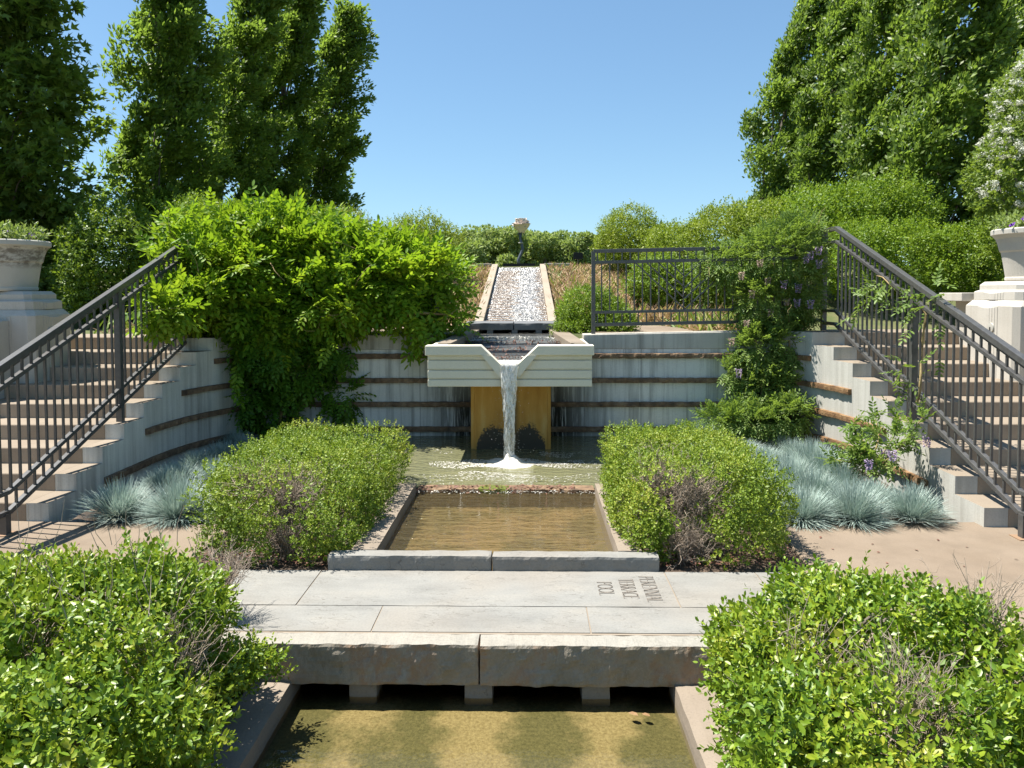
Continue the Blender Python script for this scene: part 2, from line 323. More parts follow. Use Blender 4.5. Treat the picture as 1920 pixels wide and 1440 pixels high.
# ------------------------------------------------------------------ objects
def tag(o, label=None, cat=None, group=None, kind=None):
    if label: o['label'] = label
    if cat: o['category'] = cat
    if group: o['group'] = group
    if kind: o['kind'] = kind
    return o
def empty(name, loc=(0, 0, 0), label=None, cat=None, group=None):
    o = bpy.data.objects.new(name, None); COL.objects.link(o); o.location = loc; o.empty_display_size = .1
    return tag(o, label, cat, group)
def link(name, me, mat, parent=None, smooth=False):
    me.materials.append(mat)
    o = bpy.data.objects.new(name, me); COL.objects.link(o)
    if parent is not None:
        o.parent = parent
        o.matrix_parent_inverse = Matrix.Translation(-Vector(parent.location))
    if smooth: me.polygons.foreach_set('use_smooth', [True] * len(me.polygons))
    return o
def npmesh(name, V, F):
    """V (n,3), F (m,k) -> mesh"""
    me = bpy.data.meshes.new(name); V = np.asarray(V, np.float32)
    Fs = F if isinstance(F, list) else [F]
    idx = np.concatenate([f.ravel() for f in Fs]).astype(np.int32)
    tot = np.concatenate([np.full(len(f), f.shape[1], np.int32) for f in Fs])
    st = np.concatenate([[0], np.cumsum(tot)[:-1]]).astype(np.int32)
    me.vertices.add(len(V)); me.vertices.foreach_set('co', V.ravel())
    me.loops.add(len(idx)); me.loops.foreach_set('vertex_index', idx)
    me.polygons.add(len(tot)); me.polygons.foreach_set('loop_start', st); me.polygons.foreach_set('loop_total', tot)
    me.update(calc_edges=True); return me

class MB:
    def __init__(s): s.v = []; s.f = []
    def add(s, vs, fs):
        o = len(s.v); s.v += [tuple(map(float, p)) for p in vs]; s.f += [[i + o for i in f] for f in fs]; return s
    def box(s, x0, x1, y0, y1, z0, z1, bottom=True):
        v = [(x0, y0, z0), (x1, y0, z0), (x1, y1, z0), (x0, y1, z0), (x0, y0, z1), (x1, y0, z1), (x1, y1, z1), (x0, y1, z1)]
        f = [(4, 5, 6, 7), (0, 1, 5, 4), (1, 2, 6, 5), (2, 3, 7, 6), (3, 0, 4, 7)]
        if bottom: f.append((3, 2, 1, 0))
        return s.add(v, f)
    def prism(s, poly, z0, z1, bottom=True):
        """counter-clockwise plan polygon; z1 may be a list"""
        n = len(poly); zt = z1 if isinstance(z1, (list, tuple)) else [z1] * n
        v = [(x, y, z0) for x, y in poly] + [(p[0], p[1], zt[i]) for i, p in enumerate(poly)]
        f = [list(range(n, 2 * n))] + [(i, (i + 1) % n, n + (i + 1) % n, n + i) for i in range(n)]
        if bottom: f.append(list(range(n - 1, -1, -1)))
        return s.add(v, f)
    def loft(s, rings, cap=True):
        n = len(rings[0]); o = []
        for r in rings: o += list(r)
        f = [(k * n + i, k * n + (i + 1) % n, (k + 1) * n + (i + 1) % n, (k + 1) * n + i) for k in range(len(rings) - 1) for i in range(n)]
        if cap: f += [list(range(n - 1, -1, -1)), [(len(rings) - 1) * n + i for i in range(n)]]
        return s.add(o, f)
    def bar(s, a, b, wd, ht=None):
        """rectangular bar from a to b"""
        a = Vector(a); b = Vector(b); ht = ht or wd
        d = (b - a).normalized(); up = Vector((0, 0, 1)) if abs(d.z) < .98 else Vector((0, 1, 0))
        sd_ = d.cross(up).normalized() * wd / 2; u = sd_.cross(d).normalized() * ht / 2
        q = lambda c: [c - sd_ - u, c + sd_ - u, c + sd_ + u, c - sd_ + u]
        return s.loft([q(a), q(b)])
    def tube(s, pts, rs, n=8):
        pts = [Vector(p) for p in pts]
        if isinstance(rs, (int, float)): rs = [rs] * len(pts)
        rings = []
        for i, p in enumerate(pts):
            d = (pts[min(i + 1, len(pts) - 1)] - pts[max(i - 1, 0)]).normalized()
            a = d.cross(Vector((.31, .87, .38))).normalized(); b = d.cross(a)
            rings.append([p + (a * math.cos(2 * math.pi * k / n) + b * math.sin(2 * math.pi * k / n)) * rs[i] for k in range(n)])
        return s.loft(rings)
    def lathe(s, prof, c, n=40):
        rings = [[(c[0] + r * math.cos(2 * math.pi * k / n), c[1] + r * math.sin(2 * math.pi * k / n), c[2] + z) for k in range(n)] for r, z in prof]
        return s.loft(rings)
    def build(s, name, mat, parent=None, bevel=0, smooth=False, seg=2):
        me = bpy.data.meshes.new(name); me.from_pydata(s.v, [], s.f); me.update()
        bm = bmesh.new(); bm.from_mesh(me); bmesh.ops.recalc_face_normals(bm, faces=bm.faces); bm.to_mesh(me); bm.free()
        o = link(name, me, mat, parent, smooth)
        if bevel:
            b = o.modifiers.new('bevel', 'BEVEL'); b.width = bevel; b.segments = seg; b.limit_method = 'ANGLE'; b.angle_limit = rad(40)
        return o

def rough_box(name, mat, parent, x0, x1, y0, y1, z0, z1, step=.03, amp=(.004, .008, .004), seed=0, freq=9, edge=0., smooth=False):
    """a hewn block: gridded faces, pushed about by noise, edges chipped"""
    nx = max(1, round((x1 - x0) / step)); ny = max(1, round((y1 - y0) / step)); nz = max(1, round((z1 - z0) / step))
    X = np.linspace(x0, x1, nx + 1); Y = np.linspace(y0, y1, ny + 1); Z = np.linspace(z0, z1, nz + 1)
    vid = {}; V = []; F = []
    def g(i, j, k):
        if (i, j, k) not in vid:
            p = Vector((X[i], Y[j], Z[k])); q = p * freq + Vector((seed * 7.3, seed * 3.1, seed))
            d = mnoise.noise_vector(q) + mnoise.noise_vector(q * 2.7) * .5
            ed = ((i in (0, nx)) + (j in (0, ny)) + (k in (0, nz)))
            c = Vector(((x0 + x1) / 2, (y0 + y1) / 2, (z0 + z1) / 2)) - p
            pull = Vector((0, 0, 0))
            if edge and ed >= 2:
                e = edge * (1 + 1.2 * mnoise.noise(q * .8))
                for ax, (ii, nn) in enumerate(((i, nx), (j, ny), (k, nz))):
                    if ii in (0, nn): pull[ax] = math.copysign(e, c[ax])
            vid[(i, j, k)] = len(V)
            V.append((p.x + d.x * amp[0] + pull.x, p.y + d.y * amp[1] + pull.y, p.z + d.z * amp[2] + pull.z))
        return vid[(i, j, k)]
    for i in range(nx):
        for j in range(ny):
            F.append((g(i, j, nz), g(i + 1, j, nz), g(i + 1, j + 1, nz), g(i, j + 1, nz)))
            F.append((g(i, j + 1, 0), g(i + 1, j + 1, 0), g(i + 1, j, 0), g(i, j, 0)))
    for i in range(nx):
        for k in range(nz):
            F.append((g(i, 0, k), g(i + 1, 0, k), g(i + 1, 0, k + 1), g(i, 0, k + 1)))
            F.append((g(i + 1, ny, k), g(i, ny, k), g(i, ny, k + 1), g(i + 1, ny, k + 1)))
    for j in range(ny):
        for k in range(nz):
            F.append((g(0, j + 1, k), g(0, j, k), g(0, j, k + 1), g(0, j + 1, k + 1)))
            F.append((g(nx, j, k), g(nx, j + 1, k), g(nx, j + 1, k + 1), g(nx, j, k + 1)))
    me = npmesh(name, np.array(V), np.array(F))
    if not smooth: me.shade_flat()
    return link(name, me, mat, parent, smooth)

# ------------------------------------------------------------------ foliage tools
def unit(a): return a / np.maximum(np.linalg.norm(a, axis=-1, keepdims=True), 1e-9)
def rdir(n): return unit(RNG.normal(size=(n, 3)))
UP = np.array([0, 0, 1.])
_K = RNG.normal(size=(10, 3)); _PH = RNG.uniform(0, 6.28, 10)
def nz(p, f=1.):
    """smooth noise, about -1..1"""
    return np.sin((p * f) @ _K.T + _PH).sum(1) / 3.2
KIND = {
    'dia': (np.array([[0, 0, 0], [.45, .5, .12], [1, 0, 0], [.45, -.5, .12]]), np.array([[0, 1, 2], [0, 2, 3]])),
    'oval': (np.array([[0, 0, 0], [.28, .42, .10], [.68, .42, .08], [1, 0, -.06], [.68, -.42, .08], [.28, -.42, .10]]), np.array([[0, 3, 2, 1], [0, 5, 4, 3]])),
    'blade': (np.array([[0, .5, 0], [0, -.5, 0], [.5, .4, .16], [.5, -.4, .16], [.85, .22, .12], [.85, -.22, .12], [1, 0, 0.]]), None),
    'lobe': (np.array([[0, 0, 0], [.12, .2, .05], [.55, .62, .02], [.5, .16, .05], [1, 0, -.05], [.5, -.16, .05], [.55, -.62, .02], [.12, -.2, .05]]), None),
}
def leaves(p, d, n, L, W, kind='dia'):
    """p base, d direction, n facing, L length, W width -> verts, faces (one island a leaf)"""
    T, F = KIND[kind]; N = len(p)
    d = unit(d); b = unit(np.cross(n, d)); nn = np.cross(d, b)
    L = np.broadcast_to(np.asarray(L, float), (N,))[:, None, None]; W = np.broadcast_to(np.asarray(W, float), (N,))[:, None, None]
    V = p[:, None, :] + d[:, None, :] * T[None, :, 0:1] * L + b[:, None, :] * T[None, :, 1:2] * W + nn[:, None, :] * T[None, :, 2:3] * W
    o = (np.arange(N) * len(T))[:, None, None]
    if kind == 'blade': Fs = [(np.array([[0, 1, 3, 2], [2, 3, 5, 4]])[None] + o).reshape(-1, 4), (np.array([[4, 5, 6]])[None] + o).reshape(-1, 3)]
    elif kind == 'lobe': Fs = [(np.array([[0, 3, 2, 1], [0, 5, 4, 3], [0, 7, 6, 5]])[None] + o).reshape(-1, 4)]
    else: Fs = [(F[None] + o).reshape(-1, F.shape[1])]
    return V.reshape(-1, 3), Fs
def join(parts):
    Vs = []; D = {}; off = 0
    for V, Fs in parts:
        Vs.append(V)
        for f in Fs: D.setdefault(f.shape[1], []).append(f + off)
        off += len(V)
    return np.concatenate(Vs), [np.concatenate(v) for v in D.values()]
def foliage(name, parts, mat, parent=None):
    V, F = join(parts); return link(name, npmesh(name, V, F), mat, parent)
def sticks(p, q, r0, r1=None, bend=0.):
    """thin three-sided twigs from p to q"""
    r1 = r0 * .5 if r1 is None else r1; N = len(p)
    mid = (p + q) / 2 + RNG.normal(size=(N, 3)) * bend
    d = unit(q - p); a = unit(np.cross(d, np.array([.3, .8, .5]))); b = np.cross(d, a)
    r0 = np.broadcast_to(r0, (N,))[:, None]; r1 = np.broadcast_to(r1, (N,))[:, None]
    V = []
    for c, r in ((p, r0), (mid, (r0 + r1) / 2), (q, r1)):
        for k in range(3):
            th = 2.094 * k; V.append(c + (a * math.cos(th) + b * math.sin(th)) * r)
    V = np.stack(V, 1); o = (np.arange(N) * 9)[:, None, None]
    f = np.array([[s * 3 + k, s * 3 + (k + 1) % 3, s * 3 + 3 + (k + 1) % 3, s * 3 + 3 + k] for s in range(2) for k in range(3)])
    return V.reshape(-1, 3), [(f[None] + o).reshape(-1, 4)]

class Blob:
    """union of (super)ellipsoids: (centre, radii, exponent)"""
    def __init__(s, ells): s.c = np.array([e[0] for e in ells]); s.r = np.array([e[1] for e in ells]); s.p = [e[2] if len(e) > 2 else 2 for e in ells]
    def inside(s, pts, sc=1.):
        m = np.zeros(len(pts), bool)
        for c, r, p in zip(s.c, s.r, s.p): m |= (np.abs((pts - c) / r) ** p).sum(1) < sc ** p
        return m
    def surf(s, n, lo=.8, hi=1.02, zmin=-1e9, keep=.82):
        a = np.array([r[0] * r[1] + r[1] * r[2] + r[0] * r[2] for r in s.r]); a = a / a.sum()
        which = RNG.choice(len(a), n, p=a); u = rdir(n)
        P_ = np.empty((n, 3)); Nn = np.empty((n, 3)); k = RNG.uniform(lo, hi, n)
        for i in range(len(a)):
            m = which == i
            if not m.any(): continue
            q = s.p[i]; r = s.r[i]
            w_ = unit(u[m] * r) if q > 2 else u[m] * r           # boxier samples for hedges
            if q > 2: w_ = u[m] * r
            t_ = ((np.abs(w_ / r) ** q).sum(1)) ** (-1 / q)
            pt = w_ * t_[:, None]
            P_[m] = s.c[i] + pt * k[m][:, None]
            Nn[m] = unit(np.sign(pt) * np.abs(pt / r) ** (q - 1) / r)
        ok = (P_[:, 2] > zmin)
        for i in range(len(a)):
            m = ((np.abs((P_ - s.c[i]) / s.r[i]) ** s.p[i]).sum(1) < keep ** s.p[i]) & (which != i)
            ok &= ~m
        return P_[ok], Nn[ok]

def ell(px, py, rx, ry, Y, dy, p=2):
    c = at(px, py, Y=Y); return (c, np.array([rx * Y / FPX, dy, ry * Y / FPX]), p)

def sprigs(pts, nrm, m, length, L, W, kind='oval', up=.6, jit=.55, spread=.85):
    """leafy shoots: m leaves wound round a short axis"""
    N = len(pts); a = unit(nrm * .7 + UP * up + RNG.normal(size=(N, 3)) * jit)
    ref = unit(np.cross(a, np.array([.37, .21, .9]))); bi = np.cross(a, ref)
    ln = RNG.uniform(.6, 1.25, N) * length; ph = RNG.uniform(0, 6.28, N); sz = RNG.uniform(.75, 1.2, N)
    out = []
    for k in range(m):
        s_ = (k + .5) / m; th = ph + k * 2.4
        radv = ref * np.cos(th)[:, None] + bi * np.sin(th)[:, None]
        base = pts + a * (ln * s_)[:, None]
        d = unit(a * (.25 + .75 * s_) + radv * spread * (1.1 - .45 * s_) + RNG.normal(size=(N, 3)) * .18)
        nn = unit(a - d * (a * d).sum(1)[:, None] + RNG.normal(size=(N, 3)) * .25)
        f = sz * RNG.uniform(.7, 1.1, N) * (1.05 - .35 * s_)
        out.append(leaves(base, d, nn, L * f, W * f, kind))
    return out

def shrub(name, label, cat, blob, n, mat, L=.035, W=.02, m=6, length=.09, zmin=-1e9, ground=0., group=None, stems=5, mask=None, core=.4, up=.6, kind='dia', twigs=None, gaps=.35, jit=.6, lump=.17):
    c0 = blob.c.mean(0); root = empty(name, (c0[0], c0[1], ground), label, cat, group)
    p, nr = blob.surf(n, .80, 1.03, zmin)
    g = nz(p, 3.3 / max(.25, blob.r.mean())) * .5 + nz(p, 11.) * .5
    ok = g > -gaps * 2.2 + RNG.uniform(-.4, .4, len(p)) - .5
    p = p + nr * ((nz(p, 3.2 / max(.3, blob.r.mean())) * lump + nz(p, 8. / max(.3, blob.r.mean())) * lump * .55)[:, None] * blob.r.mean())
    if mask is not None: ok &= ~mask(p)
    p, nr = p[ok], nr[ok]
    parts = sprigs(p, nr, m, length, L, W, kind, up, jit)
    ci, cn = blob.surf(int(n * core), .45, .82, zmin, keep=.4)
    if mask is not None:
        k = ~mask(ci); ci, cn = ci[k], cn[k]
    parts += sprigs(ci, cn, max(3, m // 2), length, L * 1.1, W * 1.2, 'dia', .3, .9)
    foliage('foliage', parts, mat, root)
    st = MB()
    for _ in range(stems):
        e = blob.c[RNG.integers(len(blob.c))] + RNG.normal(size=3) * blob.r.mean() * .3
        b = np.array([c0[0], c0[1], ground]) + np.array([*(RNG.normal(size=2) * blob.r.mean() * .25), 0])
        md = (b + e) / 2 + RNG.normal(size=3) * .05
        st.tube([b, md, e], [.018, .012, .005], 6)
    st.build('stem', M['bark'], root, smooth=True)
    return root

# ================================================================== THE SETTING
CX = -.19
# --- hill terrain: one sheet to the horizon, low court in front, terrace and slope behind
def hill(x, y):
    s = min(max((y - 10.4) / 5.2, 0), 1); z = 1.135 + s * 1.0
    if 8.6 < y < 15.56 and -.745 < x < .372: return z - .5
    if y > 8.6: return z + .03 * mnoise.noise(Vector((x * .6, y * .6, 0))) * min(1, max(0, (y - 10.4)))
    if abs(x - CX) < 4.9: return -.7
    t_ = min(max((y - 4.5) / 4.1, 0), 1); return -.05 + t_ * t_ * (3 - 2 * t_) * 1.18
xs = np.unique(np.concatenate([np.linspace(-12, 12, 61), [-600, -200, -90, -50, -30, -20, 20, 30, 50, 90, 200, 600, CX - 4.89, CX + 4.89, CX - 4.91, CX + 4.91, -.75, -.74, .37, .375]]))
ys = np.unique(np.concatenate([np.linspace(-10, 26, 91), [-300, -60, -25, 8.58, 8.62, 15.54, 15.58, 32, 45, 70, 120, 300, 900]]))
gv = np.array([(x, y, hill(x, y)) for y in ys for x in xs]); nxg = len(xs)
gi = np.arange(len(ys) - 1)[:, None] * nxg + np.arange(nxg - 1)[None]; gi = gi.ravel()
g = link('ground', npmesh('ground', gv, np.stack([gi, gi + 1, gi + nxg + 1, gi + nxg], 1)), M['ground']); tag(g, kind='structure')

# --- court paving round the pools
pb = MB()
YB = 5.26
pb.prism([(-12, -8), (-2.05, -8), (-2.05, 2.0), (-1.95, 3.44), (-1.95, 4.44), (-2.05, 4.44), (-2.05, 5.24), (-3.0, 5.27), (-4.9, 5.4), (-12, 5.4)], -.3, 0)
pb.prism([(1.63, -8), (12, -8), (12, 5.4), (4.6, 5.4), (3.08, 5.36), (2.3, 5.33), (1.66, 5.33), (1.63, 4.44), (1.5, 4.44), (1.5, 3.44), (1.63, 2.0)], -.3, 0)
o = pb.build('path', M['path'], bevel=.012); tag(o, kind='structure')
sb = MB()
for x0, x1, y0, y1, z1 in ((-2.05, -1.29, -8, 3.44, -.03), (.85, 1.63, -8, 3.44, -.03), (-2.05, -1.06, 4.368, 5.3, -.012), (.67, 1.63, 4.368, 5.32, -.012), (-3.25, -1.06, 5.3, 8.34, .01), (.67, 2.95, 5.32, 8.34, .01)):
    nxs, nys = max(2, int((x1 - x0) / .06)), max(2, int((y1 - y0) / .06))
    if y0 < -1: y0 = .5; nys = 50
    X = np.linspace(x0, x1, nxs + 1); Y = np.linspace(y0, y1, nys + 1)
    sb.add([(x, y, z1 + .018 * mnoise.noise(Vector((x * 9, y * 9, 0)))) for y in Y for x in X],
           [(j * (nxs + 1) + i, j * (nxs + 1) + i + 1, (j + 1) * (nxs + 1) + i + 1, (j + 1) * (nxs + 1) + i) for j in range(nys) for i in range(nxs)])
o = sb.build('soil', M['soil']); tag(o, kind='structure')

# --- terrace path above the wall
tb = MB()
tb.prism([(.72, 8.62), (2.1, 8.62), (1.75, 10.45), (.55, 10.45)], 1.0, 1.152)
tb.prism([(-2.6, 8.62), (-1.05, 8.62), (-.95, 10.45), (-2.3, 10.45)], 1.0, 1.152)
o = tb.build('path_upper', M['path']); o.name = 'terrace_path'; tag(o, kind='structure')

# ================================================================== LOWER POOL
PL, PR = -1.095, .652
o = MB().box(PL - .02, PR + .02, .6, 3.9, -.46, -.298).build('pool_floor', M['bed_low']); tag(o, kind='structure')
def sheet(name, x0, x1, y0, y1, z, mat, n=1):
    X = np.linspace(x0, x1, n + 1); Y = np.linspace(y0, y1, n + 1)
    V = np.array([(x, y, z) for y in Y for x in X]); i = (np.arange(n)[:, None] * (n + 1) + np.arange(n)[None]).ravel()
    o = link(name, npmesh(name, V, np.stack([i, i + 1, i + n + 2, i + n + 1], 1)), mat); return tag(o, kind='structure')
sheet('lower_pool_water', PL, PR, .6, 3.9, -.265, M['water_low'])
for (x0, x1, lab) in ((PL - .19, PL, 'concrete pool side wall half hidden by the near bush beside the low pool'), (PR, PR + .2, 'sunlit concrete pool side wall running out from under the footbridge')):
    o = rough_box('pool_wall', M['curb'], None, x0, x1, .6, 3.60, -.5, -.178, .05, (.003, .003, .003), 3 + x0, 6, .004)
    tag(o, lab, 'pool wall', 'side walls of the lower pool')
# ================================================================== FOOTBRIDGE
BX0, BX1 = -1.95, 1.5
br = empty('stone_footbridge', (CX, 3.9, 0), 'broad grey flagstone footbridge with carved lettering between the two pools', 'footbridge')
rough_box('edge_slab', M['slab'], br, BX0, -.2365, 3.44, 3.562, -.195, -.002, .016, (.002, .009, .003), 1, 13, .003)
rough_box('edge_slab', M['slab'], br, -.2325, BX1, 3.44, 3.560, -.198, -.004, .016, (.002, .009, .003), 2, 13, .003)
def flag(x0, x1, y0, y1, dz=0, sd_=0):
    return rough_box('flagstone', M['flag'], br, x0, x1, y0, y1, -.15, dz, .04, (.001, .001, .0016), sd_, 5, .0)
rows = [(3.567, 3.862, [-1.95, -.755, .285, 1.5], 0), (3.868, 4.362, [-1.95, -1.205, .765, 1.28, 1.5], .001)]
k = 10
for y0, y1, xx, dz in rows:
    for a, b in zip(xx[:-1], xx[1:]):
        k += 1; flag(a + .0035, b - .0035, y0, y1, dz, k)
MB().box(BX0 + .01, BX1 - .01, 3.55, 4.366, -.16, -.0035).build('mortar_joint', M['mortar'], br)
for px in (681, 897, 1117):
    x = at(px, 1300, Y=3.47)[0]
    rough_box('support_block', M['flag'], br, x - .066, x + .066, 3.465, 3.62, -.42, -.196, .03, (.003, .004, .003), px, 9, .003)
MB().box(BX0, BX1, 3.75, 4.36, -.6, -.17).build('abutment', M['darkstone'], br)

# carved words, letters drawn as strokes
def letter(ch):
    """strokes in a unit-high cap box: (points, width); returns strokes and advance"""
    T, t_ = .10, .055
    arc = lambda cx, cy, rx, ry, a0, a1, n=14: [(cx + rx * math.cos(rad(a0 + (a1 - a0) * i / n)), cy + ry * math.sin(rad(a0 + (a1 - a0) * i / n))) for i in range(n + 1)]
    sf = lambda x, y: ([(x - .09, y), (x + .09, y)], .03)
    if ch == 'P': return [([(.12, 0), (.12, 1)], T), ([(.12, 1)] + arc(.26, .74, .22, .26, 90, -90) + [(.12, .48)], t_), sf(.12, 0), sf(.08, 1)], .58
    if ch == 'E': return [([(.12, 0), (.12, 1)], T), ([(.12, 1), (.5, 1)], t_), ([(.12, .52), (.42, .52)], t_), ([(.12, 0), (.54, 0)], t_), ([(.5, 1), (.5, .87)], .03), ([(.54, 0), (.54, .14)], .03)], .64
    if ch == 'R': return [([(.12, 0), (.12, 1)], T), ([(.12, 1)] + arc(.26, .75, .22, .25, 90, -90) + [(.12, .5)], t_), ([(.28, .5), (.62, 0)], T), sf(.12, 0), sf(.65, 0)], .70
    if ch == 'N': return [([(.12, 0), (.12, 1)], t_), ([(.12, 1), (.66, 0)], T), ([(.66, 0), (.66, 1)], t_), sf(.12, 0), sf(.66, 1)], .78
    if ch == 'I': return [([(.12, 0), (.12, 1)], T), sf(.12, 0), sf(.12, 1)], .26
    if ch == 'A': return [([(.05, 0), (.36, 1)], t_), ([(.36, 1), (.68, 0)], T), ([(.16, .34), (.56, .34)], t_), sf(.05, 0), sf(.68, 0)], .72
    if ch == 'L': return [([(.12, 0), (.12, 1)], T), ([(.12, 0), (.54, 0)], t_), ([(.54, 0), (.54, .14)], .03), sf(.12, 1)], .60
    if ch == 'T': return [([(.3, 0), (.3, 1)], T), ([(.0, 1), (.6, 1)], t_), sf(.3, 0), ([(.0, 1), (.0, .86)], .03), ([(.6, 1), (.6, .86)], .03)], .62
    if ch == 'C': return [(arc(.42, .5, .36, .5, 55, 305), .08)], .74
    if ch == 'O': return [(arc(.42, .5, .38, .5, 0, 360, 26), .08)], .84
lt = MB()
def word(s, bx, y_mid, h, width):
    adv = sum(letter(c)[1] for c in s); fx = width / (adv * h); u = 0
    for c in s:
        st, ad = letter(c)
        for pts, wd in st:
            P_ = [Vector((bx + y * h, y_mid + width / 2 - (u + x) * h * fx, 0)) for x, y in pts]
            for a, b in zip(P_[:-1], P_[1:]):
                d = (b - a); 
                if d.length < 1e-6: continue
                d.normalize(); nn = Vector((-d.y, d.x, 0)) * wd * h * .42; e = d * wd * h * .12
                lt.add([(q.x, q.y, .0045) for q in (a - nn - e, b - nn + e, b + nn + e, a + nn - e)], [(0, 1, 2, 3)])
        u += ad
bx = [at(p, y, z=0)[0] for p, y in ((1207, 1106), (1165, 1106), (1122, 1105))]
word('PERENNIAL', bx[0] - .002, 4.105, .078, .36); word('TERRACE', bx[1], 4.105, .078, .275); word('POOL', bx[2], 4.105, .078, .19)
lt.build('carved_lettering', M['carved'], br)

# ================================================================== UPPER POOL
UL, UR = -.905, .512
cb = empty('stone_curb', (CX, 4.41, 0), 'low split-stone curb of two blocks closing the upper pool behind the lettering', 'curb')
rough_box('curb_block', M['flag'], cb, -1.175, -.223, 4.366, 4.47, -.05, .087, .016, (.002, .005, .0025), 41, 14, .003)
rough_box('curb_block', M['flag'], cb, -.218, .742, 4.366, 4.47, -.05, .084, .016, (.002, .005, .0025), 44, 14, .003)
for x0, x1, lab in ((UL - .16, UL, 'concrete side wall of the upper pool dappled with leaf shade'), (UR, UR + .15, 'concrete side wall of the upper pool in full sun')):
    o = rough_box('pool_wall', M['curb'], None, x0, x1, 4.474, 6.08, -.3, .087, .05, (.003, .003, .003), 7 + x0, 6, .004)
    tag(o, lab, 'pool wall', 'side walls of the upper pool')
o = MB().box(UL - .02, UR + .02, 4.4, 6.1, -.26, -.10).build('upper_pool_floor', M['bed_mid']); tag(o, kind='structure')
sheet('upper_pool_water', UL, UR, 4.46, 6.06, .012, M['water_mid'])
wr = empty('pool_weir', (CX, 6.1, 0), 'mossy stone weir with caught leaves between basin and upper pool', 'weir')
rough_box('weir_stone', M['band_shade'], wr, UL, UR, 6.05, 6.2, -.3, .042, .025, (.004, .008, .005), 51, 9, .004)
rough_box('moss_patch', M['moss'], wr, -.42, -.16, 6.045, 6.17, -.02, .047, .02, (.004, .008, .008), 52, 12, .006)
n = 700
p = np.stack([RNG.uniform(UL, UR, n), 6.10 + RNG.normal(size=n) * .03, .045 + RNG.uniform(-.03, .008, n)], 1)
keep = (nz(p * np.array([4, 0, 0]), 1.) > -.2) | (p[:, 0] < -.75); p = p[keep]
foliage('caught_leaves', [leaves(p, rdir(len(p)) * np.array([1, 1, .3]), unit(rdir(len(p)) * .5 + UP), RNG.uniform(.015, .04, len(p)), RNG.uniform(.01, .02, len(p)), 'oval')], M['litter'], wr)
n = 260   # white rush of water at the foot of the weir
p = np.stack([RNG.uniform(UL, UR, n), 6.035 - np.abs(RNG.normal(size=n)) * .012, .016 + RNG.uniform(0, .02, n)], 1)
WWO = foliage('white_water', [leaves(p, unit(rdir(n) * np.array([1, .5, .3])), unit(rdir(n) * .4 + UP), RNG.uniform(.008, .022, n), RNG.uniform(.004, .008, n), 'oval')], M['foam'], wr); WWO['kind'] = 'stuff'

# ================================================================== BASIN
WY = 8.36
BL, BR = -1.95, 1.65
o = MB().box(BL, BR, 6.2, 8.36, -.4, -.2).build('basin_floor', M['bed_mid']); tag(o, kind='structure')
sheet('basin_water', BL, BR, 6.12, WY, .036, M['water_basin'])

# splash where the fall lands
SPX, SPY = -.19, 7.02
sp = empty('waterfall', (SPX, SPY, .036), 'white stream of water falling from the stone spout and splashing', 'waterfall')
Vv = []; Ff = []; na, nr_ = 64, 26
for j in range(nr_):
    r = .002 + .30 * (j / (nr_ - 1)) ** 1.15
    for i in range(na):
        th = 2 * math.pi * i / na; q = Vector((r * math.cos(th) * 14, r * math.sin(th) * 14, 1.7))
        h = .082 * math.exp(-(r / .10) ** 2) + .014 * math.exp(-((r - .19) / .06) ** 2)
        h *= 1 + .55 * mnoise.noise(q) + .3 * mnoise.noise(q * 2.3)
        fade = max(0, 1 - (r / .30)) ** .6
        Vv.append((SPX + r * math.cos(th), SPY + r * math.sin(th), .030 + h * (.3 + .7 * fade) + .012 * (mnoise.noise(q * .9)) * fade))
for j in range(nr_ - 1):
    for i in range(na): Ff.append((j * na + i, j * na + (i + 1) % na, (j + 1) * na + (i + 1) % na, (j + 1) * na + i))
link('splash_mound', npmesh('splash_mound', np.array(Vv), np.array(Ff)), M['foam'], sp, True)
n = 6500   # foam streaks and bubbles drifting away over the basin
rr = .18 + np.abs(RNG.normal(size=n)) * .36; th = RNG.uniform(0, 6.283, n)
p = np.stack([SPX + rr * np.cos(th) * 1.25, SPY + rr * np.sin(th), np.full(n, .039)], 1)
tang = np.stack([-np.sin(th), np.cos(th), 0 * th], 1)
k = (p[:, 1] < 8.3) & (p[:, 1] > 6.2) & (np.abs(p[:, 0] - CX) < 1.7) & (nz(p * np.array([7, 9, 0]), 1.) > -.25 + .55 * rr)
p, tang, rr = p[k], tang[k], rr[k]
foliage('foam_flecks', [leaves(p, unit(tang + rdir(len(p)) * np.array([.5, .5, 0])), unit(UP + rdir(len(p)) * .06), RNG.uniform(.010, .045, len(p)) * np.clip(1.2 - rr * .7, .3, 1), RNG.uniform(.004, .011, len(p)), 'oval')], M['foam'], sp)
# the stream: wavering tube from the lip down to the splash
rings = []
for j in range(64):
    s = j / 63; z = .945 - (.945 - .05) * s
    yy = 7.085 - .055 * s ** .5; wx = .082 - .032 * min(1, s * 1.7); wy = .02 + .012 * s
    rg = []
    for i in range(30):
        a_ = 2 * math.pi * i / 30; q = Vector((math.cos(a_) * 2.0, math.sin(a_) * 2.0, z * 9))
        f = 1 + .12 * mnoise.noise(q) + .16 * mnoise.noise(Vector((q.x * 2.5, q.y * 2.5, z * 20)))
        rg.append((SPX + wx * f * math.cos(a_), yy + wy * f * math.sin(a_), z))
    rings.append(rg)
MB().loft(rings, False).build('falling_stream', M['stream'], sp, smooth=True)
n = 260
hh = RNG.uniform(.06, .9, n); p = np.stack([SPX + RNG.normal(size=n) * (.055 + .05 * (1 - hh)), 7.03 + RNG.normal(size=n) * .03, hh], 1)
o = foliage('droplets', [leaves(p, rdir(n) * .3 - UP, rdir(n), RNG.uniform(.004, .012, n), .005, 'dia')], M['foam'], sp); o['kind'] = 'stuff'

